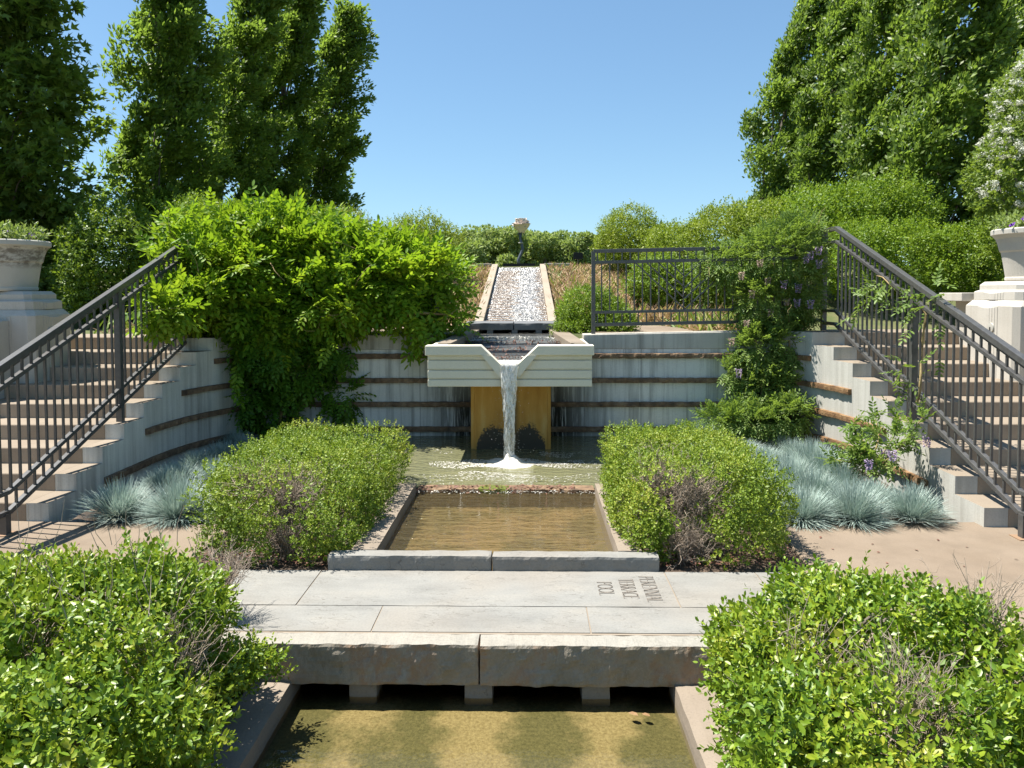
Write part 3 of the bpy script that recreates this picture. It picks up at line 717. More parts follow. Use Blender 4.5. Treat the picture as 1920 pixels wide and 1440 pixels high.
# ================================================================== BACK WALL
bw = empty('retaining_wall', (CX, WY, 0), 'grey concrete back wall with four rough stone bands behind the fountain bowl', 'wall')
mb = MB()
ZT = 1.145
XLc, XRc = -2.6, 2.35      # where the corner curves begin
mb.prism([(XLc, WY), (-.97, WY), (-.97, 8.62), (XLc, 8.62)], -.5, .985)
mb.prism([(.60, WY), (XRc, WY), (XRc, 8.62), (.60, 8.62)], -.5, .985)
mb.prism([(-.968, WY + .004), (.598, WY + .004), (.598, 8.6), (-.968, 8.6)], -.5, .9)
mb.build('wall_panel', M['drip'], bw)
cp = MB()
cp.prism([(XLc, WY - .004), (-.955, WY - .004), (-.955, 8.622), (XLc, 8.622)], .986, ZT)
cp.prism([(.585, WY - .004), (XRc, WY - .004), (XRc, 8.622), (.585, 8.622)], .986, [ZT, 1.175, 1.175, ZT])
cp.build('coping', M['coping'], bw, bevel=.008)
ZB = (.942, .675, .413, .141)
for zt in ZB:
    for x0, x1 in ((XLc, -.55), (.17, XRc)):
        rough_box('stone_band', M['band_shade'], bw, x0 if zt < .8 else (x0 if x0 < 0 else .58), x1 if zt < .8 else (x1 if x1 > 0 else -.96), WY - .04, WY + .02, zt - .056, zt, .018, (.002, .011, .005), zt * 9 + x0, 14, .003)

# ================================================================== SIDE WALLS, STAIRS
LC = [(-3.4, 5.0), (-3.4, 6.8), (-3.38, 7.1), (-3.33, 7.4), (-3.25, 7.68), (-3.13, 7.95), (-2.97, 8.17), (-2.80, 8.30), (XLc, WY)]
def curve_x(Y, C):
    for (xa, ya), (xb, yb) in zip(C[:-1], C[1:]):
        if Y <= yb: return xa + (xb - xa) * (Y - ya) / (yb - ya)
    return C[-1][0]
RC = [(3.08, 5.0), (3.08, 7.0), (3.07, 7.3), (3.03, 7.6), (2.97, 7.85), (2.87, 8.07), (2.72, 8.22), (2.55, 8.32), (XRc, WY)]
LCOR = [5.30, 5.64, 6.0, 6.33, 6.67, 6.99, 7.28, 7.52, 7.74]; LNOSE = [5.33 + .332 * k for k in range(9)]
RCOR = [5.235, 5.595, 5.955, 6.305, 6.66, 7.01, 7.35, 7.68, 7.98]; RNOSE = [5.235 + .352 * k for k in range(9)]
def stairs(side, C, COR, NOSE, rise, Xout, lab_wall, lab_stair):
    sg = -1 if side == 'L' else 1
    X0 = C[0][0]; TH = .16
    wl = empty('retaining_wall', (X0, 6.5, 0), lab_wall, 'wall')
    st = empty('stone_staircase', (X0 + sg * .6, 6.6, 0), lab_stair, 'stairs')
    # cheek wall with a stepped top, following the curve
    ends = COR + [WY]
    mbw = MB()
    for k in range(9):
        ya, yb = ends[k], ends[k + 1]; ysub = sorted({ya, yb} | {y for _, y in C if ya < y < yb})
        inner = [(curve_x(y, C), y) for y in ysub]; outer = [(X0 + sg * TH, y) for y in ysub]
        if k == 8: inner[-1] = (C[-1][0], WY)
        poly = inner + outer[::-1] if sg > 0 else outer + inner[::-1]
        poly = poly[::-1] if sg > 0 else poly[::-1]
        mbw.prism(poly, -.5, rise * (k + 1), False)
    mbw.build('cheek', M['cheek'] if sg > 0 else M['wall_shade_lift'], wl)
    # stone bands, let into the wall face, each starting at a step
    for zt, k in ((ZB[0], 8), (ZB[1], 6), (ZB[2], 4), (ZB[3], 2)):
        ya = ends[k] + .01; ysub = np.linspace(ya, WY, max(6, int((WY - ya) / .02)))
        r0 = []
        for i, y in enumerate(ysub):
            x = curve_x(y, C); j = mnoise.noise(Vector((y * 14, zt * 9, sg))) * .011 + mnoise.noise(Vector((y * 37, zt * 9, sg))) * .007
            e = -sg * (.036 + j); h = .004 * mnoise.noise(Vector((y * 20, zt, 3)))
            r0.append([(x + sg * .02, y, zt - .056), (x + e, y, zt - .054 + h), (x + e * 1.05, y, zt - .028), (x + e, y, zt - .004 + h), (x + sg * .02, y, zt)])
        MB().loft(r0).build('stone_band', M['band'] if sg > 0 else M['band_shade'], wl)
    for k in range(9):
        y0 = NOSE[k]; yc = COR[k]; xa = X0 + sg * (TH + .0); z0 = rise * k - (.3 if k == 0 else 0); z1 = rise * (k + 1) - .001
        poly = [(Xout, y0), (xa + sg * .25, y0), (xa, yc + .0), (xa, 8.62), (Xout, 8.62)]
        if sg > 0: poly = poly[::-1]
        MB().prism(poly, z0, z1, False).build('step', M['tread'], st, bevel=.009)
    return wl, st
stairs('L', LC, LCOR, LNOSE, .128, -5.1, 'shaded curved concrete wall with stone bands under the stairs behind the silver-blue tufts', 'broad beige concrete stairs climbing beside the bright green vine')
stairs('R', RC, RCOR, RNOSE, .1315, 4.75, 'sunlit pale concrete wall with rusty stone bands casting ragged shadows', 'broad beige concrete stairs seen through the railing with a twining vine')

# ================================================================== RAILINGS
SHARED = {}
def part_box(name, parent, loc, sx, sy, sz):
    """a little upright box as its own part, mesh data shared by equal sizes"""
    key = (name, round(sx, 4), round(sy, 4), round(sz, 3))
    if key not in SHARED:
        mb = MB().box(-sx / 2, sx / 2, -sy / 2, sy / 2, 0, sz)
        o = mb.build(name, M['metal'], None); SHARED[key] = o.data
        o.parent = parent; o.location = Vector(loc) - Vector(parent.location)
        return o
    o = bpy.data.objects.new(name, SHARED[key]); COL.objects.link(o); o.parent = parent
    o.location = Vector(loc) - Vector(parent.location); return o
def seg(parent, name, a, b, wd, ht): return MB().bar(a, b, wd, ht).build(name, M['metal'], parent, bevel=.003)
def stair_rail(X, lab, sg, ztop0, y_end, zbase, inner_dx, rise):
    r = empty('stair_railing', (X, 5.0, 0), lab, 'railing')
    z1 = lambda y: ztop0 + .36 * (y - 5.0)
    Y0, Y1 = 5.04, y_end
    R1, R2, R3, R4 = 0., -.135, -.86, -.995
    for dz, w_, h_, nm in ((R1, .05, .044, 'handrail'), (R2, .034, .03, 'upper_rail'), (R3, .034, .03, 'lower_rail'), (R4, .036, .034, 'bottom_rail')):
        pts = ([(X, 4.5, z1(4.5) + dz)] if dz > -.5 else [(X, 4.5, z1(Y0) + dz), (X, Y0, z1(Y0) + dz)]) + [(X, Y1, z1(Y1) + dz)] + ([(X, Y1 + .36, z1(Y1) + dz)])
        mb = MB()
        for a, b in zip(pts[:-1], pts[1:]):
            a = Vector(a); b = Vector(b); mb.bar(a, b, w_, h_)
        mb.build(nm, M['metal'], r, bevel=.003)
    # second grab rail on the stair side
    MB().bar((X + inner_dx, 4.5, z1(4.5) - .075), (X + inner_dx, Y1, z1(Y1) - .075), .034, .034).build('grab_rail', M['metal'], r, bevel=.006)
    n = int((Y1 - Y0) / .1)
    for i in range(n + 1):
        y = Y0 + .03 + i * .1; yh = y + .05
        if y < Y1: part_box('long_baluster', r, (X, y, z1(y) + R3 + .012), .015, .015, R2 - R3 - .02)
        if yh < Y1:
            part_box('short_baluster', r, (X, yh, z1(yh) + R2 + .01), .015, .015, .105)
            part_box('short_baluster', r, (X, yh, z1(yh) + R4 + .012), .015, .015, .105)
    for i in range(5):
        y = Y0 - .07 - i * .1
        part_box('long_baluster', r, (X, y, z1(Y0) + R3 + .012), .015, .015, z1(y) + R2 - z1(Y0) - R3 - .02)
        part_box('short_baluster', r, (X, y + .05, z1(Y0) + R4 + .012), .015, .015, .105); part_box('short_baluster', r, (X, y + .05, z1(y + .05) + R2 + .01), .015, .015, .105)
    part_box('foot', r, (X, 5.0, 0), .05, .05, z1(Y0) + R4)
    for y, zb in ((4.5, 0.), (6.475, .51 * rise / .128), (Y1 + .33, zbase)):
        zt = z1(min(y, Y1)) - .02
        part_box('post', r, (X, y, zb), .05, .05, zt - zb)
    MB().box(X - .06, X + .06, 4.94, 5.06, 0, .006).build('rust_stain', M['rust'], r)
    return r
stair_rail(-3.505, 'dark metal stair railing running up into the bright green vine', -1, 1.12, 7.98, 1.15, -.07, .128)
stair_rail(3.20, 'dark metal stair railing twined by a vine, ending at a lilac-flowered vine', 1, 1.135, 8.12, 1.18, .07, .1315)

def guard(x0, x1, zl, zr, y, lab, xv):
    r = empty('guard_railing', ((x0 + x1) / 2, y, zl), lab, 'railing')
    zz = lambda x: zl + (zr - zl) * (x - x0) / (x1 - x0)
    for dz, w_, nm in ((.905, .04, 'top_rail'), (.782, .034, 'upper_rail'), (.235, .03, 'lower_rail'), (.10, .036, 'bottom_rail')):
        MB().bar((x0, y, zz(x0) + dz), (x1, y, zz(x1) + dz), .034, w_).build(nm, M['metal'], r, bevel=.003)
    n = int((x1 - x0) / .0895)
    for i in range(n):
        x = x0 + .045 + i * .0895; xl = x + .045
        part_box('short_baluster', r, (x, y, zz(x) + .115), .013, .013, .107)
        part_box('short_baluster', r, (x, y, zz(x) + .797), .013, .013, .09)
        if xl < x1: part_box('long_baluster', r, (xl, y, zz(xl) + .248), .013, .013, .52)
    for k in range(4):
        zv = zz(xv) + .25 + k * .118; h = zz(xv) + .77 - zv
        for s in (-1, 1):
            dx = min(h * 1.06, .56)
            MB().bar((xv, y, zv), (xv + s * dx, y, zv + dx / 1.06), .013, .013).build('chevron_bar', M['metal'], r)
    for x in (x0, x1): part_box('post', r, (x, y, zz(x)), .042, .042, .905)
    return r
guard(.70, 3.2, 1.147, 1.19, 8.47, 'dark metal guard railing with chevron bars above the wall, open view to the hedge', 1.70)
guard(-3.5, -1.02, 1.147, 1.147, 8.47, 'dark metal guard railing buried under the bright green vine', -2.05)

# ================================================================== BOWL, PILLAR, CHANNEL
fb = empty('fountain_bowl', (CX, 7.6, .73), 'cream cast-stone fountain bowl with grooved front and a notched spout', 'fountain')
FY = 7.1; NX0, NX1, NB0, NB1 = -.452, .075, -.268, -.112; ZN, ZR, ZF = .935, 1.113, .73
def front(y0, y1, xl, xr, z0, z1, sides=(-1, 1)):
    """two halves of a front board, cut by the notch"""
    mb = MB()
    def xn(z, s):
        u = min(max((z - ZN) / (ZR - ZN), 0), 1); return (NB0 + (NX0 - NB0) * u) if s < 0 else (NB1 + (NX1 - NB1) * u)
    if z1 <= ZN + 1e-6:
        return mb.box(xl, xr, y0, y1, z0, z1)
    zz = [z0, z1] if z0 >= ZN else [z0, ZN, z1]
    for s in sides:
        prof = [(xl if s < 0 else xr, z0)] + [(xn(z, s), z) for z in zz] + [(xl if s < 0 else xr, z1)]
        if z0 < ZN: prof[1] = ((NB0 + NB1) / 2 - (.0005 if s < 0 else -.0005), z0); prof.insert(2, ((NB0 + NB1) / 2 - (.0005 if s < 0 else -.0005), ZN))
        n = len(prof); v = [(x, y0, z) for x, z in prof] + [(x, y1, z) for x, z in prof]
        mb.add(v, [list(range(n)), list(range(2 * n - 1, n - 1, -1))] + [(i, (i + 1) % n, n + (i + 1) % n, n + i) for i in range(n)])
    return mb
for q_ in (-1, 1): front(FY - .012, FY + .16, -.969, .595, 1.022, ZR, (q_,)).build('rim', M['bowl'], fb, bevel=.006)
for z0, z1, dy in ((.985, 1.021, .018), (.972, .984, .034), (.893, .971, .018), (.879, .892, .034), (.807, .878, .018), (.794, .806, .034), (ZF, .793, .018)):
    front(FY + dy, FY + .15, -.95, .577, z0, z1).build('front_board' if dy < .03 else 'groove', M['bowl'], fb, bevel=.004 if dy < .03 else 0)
vt = MB()      # the raised trim along the V
for s, (xt, xb) in ((-1, (NX0, NB0)), (1, (NX1, NB1))):
    w_ = .085
    v = [(xt, FY - .02, 1.0225), (xb, FY - .02, ZN), (xb - s * .0 + (.06 if s < 0 else -.06), FY - .02, ZN - .075), (xb + s * .01, FY - .02, ZN - .10), (xt + s * .075, FY - .02, 1.0215)]
    tt = (1.0225 - ZN) / (ZR - ZN); v[0] = (xb + (xt - xb) * tt, FY - .02, 1.0225)
    v[4] = (v[0][0] + s * w_, FY - .02, 1.0225)
    v = [v[0], v[1], (xb + (.055 if s < 0 else -.055), FY - .02, ZN - .07), (xb + s * .012, FY - .02, ZN - .115), v[4]]
    b2 = [(x, FY + .02, z) for x, _, z in v]; n = 5
    vt.add(v + b2, [list(range(n)), list(range(2 * n - 1, n - 1, -1))] + [(i, (i + 1) % n, n + (i + 1) % n, n + i) for i in range(n)])
vt.build('notch_trim', M['bowl'], fb)
bd = MB()
bd.box(-.95, -.80, FY + .152, WY - .002, ZF, 1.10); bd.box(.43, .577, FY + .152, WY - .002, ZF, 1.10)
bd.box(-.798, .428, FY + .152, WY - .002, ZF, .86)
bd.build('trough', M['bowl'], fb, bevel=.004)
# channel behind the bowl: two flaring side walls and small weirs
for s in (-1, 1):
    xa0, xb0 = ((-.60, -.80) if s < 0 else (.235, .428)); xa1, xb1 = ((-.77, -.90) if s < 0 else (.40, .55))
    poly = [(xa1, 7.5), (xb1, 7.5), (xb0 - .0, 9.2), (xa0, 9.2)]
    zt_ = [1.112, 1.112, 1.16, 1.16]
    if s < 0: poly = poly[::-1]; zt_ = zt_[::-1]
    MB().prism(poly, .862, zt_).build('channel_wall', M['curb'], fb, bevel=.005)
lv = [(8.75, 9.6, 1.085, 1.112), (8.25, 8.745, 1.06, 1.085), (7.82, 8.245, 1.02, 1.045), (7.5, 7.815, .965, .99)]
for y0, y1, zb, zw in lv:
    rough_box('cascade_step', M['darkstone'], fb, -.76, .40, y0, y1, .861, zb, .05, (.004, .006, .004), y0, 9, .004)
    o = sheet('water', -.75, .39, y0, y1, zw, M['water_step']); o.name = 'cascade_water'
o = sheet('spout_water', -.75, .39, 7.24, 7.5, .958, M['water_step'])
mb = MB()      # water curling over the lip
for a in range(1): pass
rg = []
for j in range(10):
    s = j / 9; y = 7.3 - .215 * s; z = .962 - .004 * s - .03 * max(0, s - .7) / .3
    hw = .20 - .125 * min(1, s * 1.15)
    rg.append([(SPX - hw + 2 * hw * i / 16, y, z + .006 * mnoise.noise(Vector((i * .6, j * .7, 2)))) for i in range(17)])
V = [p for r in rg for p in r]
mb.add(V, [(j * 17 + i, j * 17 + i + 1, (j + 1) * 17 + i + 1, (j + 1) * 17 + i) for j in range(9) for i in range(16)]); mb.build('lip_water', M['stream'], sp, smooth=True)
rough_box('spout_floor', M['bowl'], fb, NB0 - .1, NB1 + .1, FY + .155, 7.5, .861, .93, .05, (.001, .001, .001), 3, 5)
n = 1500   # leaves and froth lodged along the little weirs
yy = RNG.choice([8.75, 8.25, 7.82, 7.5], n); zz_ = {8.75: 1.095, 8.25: 1.07, 7.82: 1.03, 7.5: .975}
p = np.stack([RNG.uniform(-.72, .36, n), yy + RNG.normal(size=n) * .03 - .01, np.array([zz_[float(v)] for v in yy]) + RNG.uniform(-.02, .018, n)], 1)
k = nz(p * np.array([5, 3, 0]), 1.) > -.15; a_ = p[k][::2]
foliage('caught_leaves', [leaves(a_, rdir(len(a_)), unit(rdir(len(a_)) * .6 + UP), RNG.uniform(.015, .035, len(a_)), RNG.uniform(.01, .018, len(a_)), 'oval')], M['litter'], fb)
a_ = p[~k] - np.array([0, .03, .012])
WWO = foliage('white_water', [leaves(a_, rdir(len(a_)), unit(rdir(len(a_)) + UP), RNG.uniform(.01, .03, len(a_)), RNG.uniform(.008, .015, len(a_)), 'oval')], M['foam'], fb); WWO['kind'] = 'stuff'
# pillar
pl = empty('stone_pillar', (CX, 7.65, 0), 'ochre stained stone pillar under the fountain bowl', 'pillar')
mb = MB(); W2 = .4
mb.prism([(-W2, 7.66), (-W2 + .035, 7.66), (-W2 + .04, 7.645), (-.03, 7.645), (-.03, 7.665), (.03, 7.665), (.03, 7.645), (W2 - .04, 7.645), (W2 - .035, 7.66), (W2, 7.66), (W2, 8.34), (-W2, 8.34)], -.3, .729)
o = mb.build('shaft', M['pillar'], pl)
o.parent = pl; o.matrix_parent_inverse = Matrix.Identity(4)
o.data.transform(Matrix.Translation((0, -7.65, 0)))

# ================================================================== SLAB BRIDGE, CHUTE
sbk = empty('slate_slab', (CX, 9.5, 1.16), 'dark slate slab of two blocks bridging the channel at the foot of the chute', 'slab')
rough_box('slab_block', M['darkstone'], sbk, -.79, -.196, 9.2, 9.92, 1.155, 1.24, .03, (.002, .005, .003), 61, 12, .003)
rough_box('slab_block', M['darkstone'], sbk, -.188, .37, 9.2, 9.92, 1.155, 1.238, .03, (.002, .005, .003), 62, 12, .003)
for px in (919, 965, 1010):
    x = at(px, 624, Y=9.22)[0]; rough_box('support_block', M['darkstone'], sbk, x - .035, x + .035, 9.21, 9.5, 1.07, 1.156, .03, (.002, .003, .002), px, 9)
ch = empty('water_chute', (CX, 12.6, 1.2), 'long stepped water chute glittering white between pale concrete edges', 'chute')
C0, C1 = 9.94, 15.6
zr = lambda y: 1.216 + (y - 9.9) * .1697
for x0, x1 in ((-.722, -.60), (.245, .357)):
    MB().add([(x0, C0, .9), (x1, C0, .9), (x1 - .035 * (1), C1, 1.8), (x0 - .035, C1, 1.8), (x0, C0, zr(C0)), (x1, C0, zr(C0)), (x1 - .035, C1, zr(C1)), (x0 - .035, C1, zr(C1))],
             [(4, 5, 6, 7), (0, 1, 5, 4), (1, 2, 6, 5), (2, 3, 7, 6), (3, 0, 4, 7)]).build('chute_edge', M['chute_edge'], ch, bevel=.008)
nx_, ns = 64, 44
ylist = []; zl_ = []
for k in range(ns):
    ya = C0 + (C1 - C0) * k / ns; yb = C0 + (C1 - C0) * (k + 1) / ns; zb = zr(ya) - .075
    for f_, dz in ((.0, 0), (.04, .02), (.34, .021), (.67, .022), (.98, .021)): ylist.append(ya + (yb - ya) * f_); zl_.append(zb + dz)
V = []
for y, z in zip(ylist, zl_):
    for i in range(nx_ + 1):
        x = -.605 + .855 * i / nx_ - .035 * (y - C0) / (C1 - C0)
        q = Vector((x * 22, y * 9, z * 20)); V.append((x, y, z + .011 * mnoise.noise(q) + .012 * mnoise.noise(q * 2.9)))
ny_ = len(ylist); gi = (np.arange(ny_ - 1)[:, None] * (nx_ + 1) + np.arange(nx_)[None]).ravel()
link('rushing_water', npmesh('rushing_water', np.array(V), np.stack([gi, gi + 1, gi + nx_ + 2, gi + nx_ + 1], 1)), M['chute_water'], ch)
n = 1300
yk = C0 + (C1 - C0) * RNG.integers(0, ns, n) / ns - .012
side = RNG.random(n) < .55; xx = np.where(side, -.595 + np.abs(RNG.normal(size=n)) * .13, .235 - np.abs(RNG.normal(size=n)) * .06)
p = np.stack([xx, yk, np.array([zr(y) for y in yk]) - .056], 1)
k = nz(p * np.array([2, 1.3, 0]), 1.) > .0; p = p[k]
foliage('bare_ledges', [leaves(p, np.tile([1., 0, 0], (len(p), 1)), np.tile([0, -.6, .8], (len(p), 1)), RNG.uniform(.05, .16, len(p)), .018, 'oval')], M['band_shade'], ch)
o = rough_box('stone_block', M['sign'], None, *(at(944, 500, Y=16)[0], at(1003, 500, Y=16)[0]), 15.75, 16.1, 1.9, 2.2, .1, (.002, .002, .002), 5, 5)
tag(o, 'black stone block at the top of the water chute', 'stone block')
for a, b, lab in ((1019, 1068, 'low grey concrete wall at the chute top beside the black sign'), (893, 922, 'low grey concrete wall at the chute top beside the left dry slope')):
    x0, x1 = at(a, 500, Y=15.6)[0], at(b, 500, Y=15.6)[0]
    o = MB().box(x0 + .01, x1, 15.5, 15.7, 1.7, 2.19).build('low_wall', M['coping'], bevel=.006); tag(o, lab, 'wall')

# ================================================================== FLOWER SCULPTURE, SIGN
fs = empty('flower_sculpture', tuple(at(973, 492, Y=18)), 'pink stone blossom on a crooked blue-grey stem against the far trees', 'sculpture')
mb = MB(); pp = [at(x, y, Y=18) for x, y in ((973, 500), (972, 487), (977, 476), (980, 467), (978, 456), (975, 447), (976, 438))]
mb.tube(pp, [.04, .036, .034, .032, .034, .03, .034], 8).build('stem', M['bronze'], fs, smooth=True)
c = at(976.5, 455.5, Y=18); MB().lathe([(.02, -.012), (.055, -.012), (.06, 0), (.055, .012), (.02, .012)], c, 12).build('collar', M['lamp'], fs)
mb = MB(); c = Vector(at(976, 437, Y=18))
for k in range(5):
    a_ = k * 1.256; d = Vector((math.cos(a_), math.sin(a_), 0))
    mb.tube([c, c + d * .06 + Vector((0, 0, .0)), c + d * .085 + Vector((0, 0, -.03)), c + d * .06 + Vector((0, 0, -.05))], [.012, .016, .012, .004], 6)
mb.build('curled_sepals', M['bronze'], fs, smooth=True)
mb = MB(); c = Vector(at(978, 437, Y=18)); random.seed(4)
for ring, (nn_, r0, tilt, hh_) in enumerate(((6, .05, 50, .30), (6, .04, 30, .33), (5, .03, 12, .34))):
    for k in range(nn_):
        a_ = 2 * math.pi * k / nn_ + ring * .5 + random.uniform(-.15, .15); tl = rad(tilt + random.uniform(-8, 8)); H_ = hh_ * random.uniform(.85, 1.12)
        d = Vector((math.cos(a_), math.sin(a_), 0)); s_ = Vector((-d.y, d.x, 0)); grid = []
        for i in range(7):
            u = i / 6; w_ = (.02 + .11 * math.sin(min(1, u * 1.25) * math.pi * .62)) ; cur = tl * (.6 + .5 * u)
            row = []
            for j in range(-2, 3):
                v_ = j / 2; p_ = c + d * (r0 + H_ * u * math.sin(cur) * .72) + Vector((0, 0, H_ * u * math.cos(cur * .8))) + s_ * w_ * v_ + d * (-.03 * v_ * v_)
                if i == 6: p_ += Vector((0, 0, -.02 + .02 * random.random()))
                row.append(p_)
            grid.append(row)
        front_ = [p_ for r_ in grid for p_ in r_]; back_ = [p_ + d * .018 for p_ in front_]; N_ = len(front_)
        f_ = [(i * 5 + j, i * 5 + j + 1, i * 5 + j + 6, i * 5 + j + 5) for i in range(6) for j in range(4)]
        f2 = [tuple(N_ + q for q in reversed(q4)) for q4 in f_]
        edge = [i * 5 for i in range(7)] + [31, 32, 33] + [i * 5 + 4 for i in range(6, -1, -1)] + [3, 2, 1]
        f3 = [(edge[i], edge[(i + 1) % len(edge)], N_ + edge[(i + 1) % len(edge)], N_ + edge[i]) for i in range(len(edge))]
        mb.add(front_ + back_, f_ + f2 + f3)
mb.build('blossom', M['rose'], fs, smooth=True)
sg_ = empty('garden_sign', tuple(at(1084, 497, Y=15.4)), 'small blank black sign panel on a thin post at the slope top', 'sign')
c = at(1084, 480, Y=15.4); b = at(1084, 500, Y=15.4)
MB().box(c[0] - .095, c[0] + .095, 15.39, 15.41, c[2] - .068, c[2] + .068).build('panel', M['sign'], sg_, bevel=.004)
MB().tube([(b[0], 15.425, 1.9), (c[0], 15.425, c[2] + .02)], .011, 8).build('post', M['metal'], sg_)

# ================================================================== PEDESTALS AND URNS
def cham(x0, x1, y0, y1, c): return [(x0 + c, y0), (x1 - c, y0), (x1, y0 + c), (x1, y1 - c), (x1 - c, y1), (x0 + c, y1), (x0, y1 - c), (x0, y0 + c)]
def pedestal(xf, sg, y0, y1, dz, lab, ledge):
    W_ = .72; x0, x1 = (xf, xf + W_) if sg > 0 else (xf - W_, xf)
    r = empty('stone_pedestal', ((x0 + x1) / 2, (y0 + y1) / 2, .2), lab, 'pedestal')
    ring = lambda i, z, c=.05: [(x, y, z) for x, y in cham(x0 + i, x1 - i, y0 + i, y1 - i, c)]
    MB().loft([ring(0, .0), ring(0, 1.40 + dz), ring(.045, 1.455 + dz)]).build('shaft', M['limestone'], r, bevel=.004)
    MB().loft([ring(.05, 1.456 + dz), ring(.05, 1.535 + dz), ring(.075, 1.548 + dz), ring(.085, 1.55 + dz), ring(.085, 1.60 + dz), ring(.115, 1.632 + dz)]).build('cap', M['limestone'], r, bevel=.003)
    mb = MB(); ym = (y0 + y1) / 2; xm = (x0 + x1) / 2
    for k in range(4):      # stepped flutes in the middle of each visible face
        w_ = .155 - k * .035; e = .004 + .004 * k
        mb.box(*sorted((xf - sg * e, xf + sg * .03)), ym - w_, ym + w_, .3, 1.395 + dz - .004 * k)
        mb.box(xm - w_, xm + w_, y0 - e, y0 + .03, .3, 1.395 + dz - .004 * k)
        xc = xf + sg * .05
        mb.box(*sorted((xc - sg * e, xc + sg * .03)), ym - w_, ym + w_, 1.457 + dz, 1.53 + dz - .003 * k)
    mb.build('flutes', M['limestone'], r, bevel=.003)
    # scrolled buttress in front
    bx = [(x0 - .02, x1 - .22) if sg < 0 else (x0 + .22, x1 + .02)][0]
    mb = MB(); prof = [(y0 - .42, .2), (y0 - .42, 1.05), (y0 - .36, 1.16), (y0 - .30, 1.17), (y0 - .30, 1.24), (y0 - .2, 1.33), (y0 - .1, 1.36), (y0 - .004, 1.36), (y0 - .004, .2)]
    n = len(prof); v = [(bx[0], y, z) for y, z in prof] + [(bx[1], y, z) for y, z in prof]
    mb.add(v, [list(range(n)), list(range(2 * n - 1, n - 1, -1))] + [(i, (i + 1) % n, n + (i + 1) % n, n + i) for i in range(n)]); mb.build('buttress', M['limestone'], r, bevel=.006)
    # round step light on the stair face
    c = at(93, 622, X=xf) if sg < 0 else at(1860, 614, X=xf)
    mb = MB(); N = 20
    for (ra, rb, e0, e1) in ((.048, .044, .0, .016),):
        A = [(xf - sg * e0, c[1] + ra * math.cos(6.2832 * i / N), c[2] + ra * math.sin(6.2832 * i / N)) for i in range(N)]
        B = [(xf - sg * .018, c[1] + rb * math.cos(6.2832 * i / N), c[2] + rb * math.sin(6.2832 * i / N)) for i in range(N)]
        D = [(xf - sg * .020, c[1] + .02 * math.cos(6.2832 * i / N), c[2] + .02 * math.sin(6.2832 * i / N)) for i in range(N)]
        mb.loft([A, B, D])
    lo = mb.build('step_light', M['lamp'], r)
    MB().box(*sorted((xf - sg * .019, xf - sg * .0215)), c[1] - .009, c[1] + .009, c[2] - .03, c[2] + .004).build('light_slot', M['sign'], lo)
    if ledge:
        MB().box(xf - .03, xf + .30, y1 - .03, y1 + .40, 1.50, 1.585).build('ledge', M['limestone'], r, bevel=.006)
        MB().box(xf + .09, xf + .26, y1 + .002, y1 + .30, .2, 1.499).build('ledge_support', M['limestone'], r, bevel=.006)
    return r
def urn(x, y, z, lab):
    r = empty('stone_urn', (x, y, z), lab, 'urn')
    prof = [(.0, 0), (.262, 0), (.272, .012), (.272, .03), (.266, .04), (.285, .16), (.305, .27), (.318, .285), (.322, .30), (.335, .355), (.352, .40), (.378, .43), (.392, .438), (.394, .478), (.384, .488), (.345, .488), (.335, .47), (.32, .44), (.0, .43)]
    t_ = M['urn_stain'] if x < 0 else M['urn']
    MB().lathe(prof, (x, y, z), 56).build('bowl', t_, r, smooth=False, bevel=0)
    MB().lathe([(.0, .431), (.318, .441), (.30, .455), (.15, .465), (0, .468)], (x, y, z), 24).build('soil', M['soil'], r, smooth=True)
    return r
PED_L = pedestal(-4.65, -1, 7.09, 7.74, 0., 'carved limestone pedestal at the top of the stairs, half in shade', False)
PED_R = pedestal(4.35, 1, 6.99, 7.83, .06, 'pale sunlit limestone pedestal with a round step light and back ledge', True)
urn(-5.11, 7.41, 1.634, 'weathered grey stone urn with stained rim holding purple petunias')
urn(4.78, 7.35, 1.694, 'clean pale stone urn holding white and purple petunias')
# weather stains on the left urn are a part of its own material noise
def petunia(x, y, z, lab, whites):
    r = empty('petunia_plant', (x, y, z), lab, 'flowers')
    n = 260; a_ = RNG.uniform(0, 6.28, n); q = np.sqrt(RNG.random(n)) * .31
    p = np.stack([x + q * np.cos(a_), y + q * np.sin(a_), z + RNG.uniform(.0, .02, n)], 1)
    nr = unit(np.stack([np.cos(a_) * q * 2.4, np.sin(a_) * q * 2.4, np.ones(n)], 1))
    foliage('leaves', sprigs(p, nr, 9, .17, .065, .022, 'oval', .6, .35), M['lf_pet'], r)
    def fl(nf, mat, nm):
        a_ = RNG.uniform(0, 6.28, nf); q = np.sqrt(RNG.random(nf)) * .33
        c = np.stack([x + q * np.cos(a_), y + q * np.sin(a_), z + .03 + RNG.uniform(.02, .09, nf)], 1); d = unit(np.stack([np.cos(a_), np.sin(a_), .8 * np.ones(nf)], 1) + rdir(nf) * .5)
        out = []
        ref = unit(np.cross(d, np.array([.2, .3, .9]))); bi = np.cross(d, ref)
        for k in range(5):
            rv = ref * math.cos(k * 1.2566) + bi * math.sin(k * 1.2566); out.append(leaves(c, unit(rv + d * .25), d, .034, .034, 'oval'))
        foliage(nm, out, mat, r)
    fl(26, M['purple_fl'], 'purple_flowers')
    if whites: fl(30, M['white_fl'], 'white_flowers')
petunia(-5.11, 7.41, 2.09, 'leafy purple petunias growing in the weathered urn', False)
petunia(4.78, 7.35, 2.15, 'white and purple petunias growing in the pale urn', True)

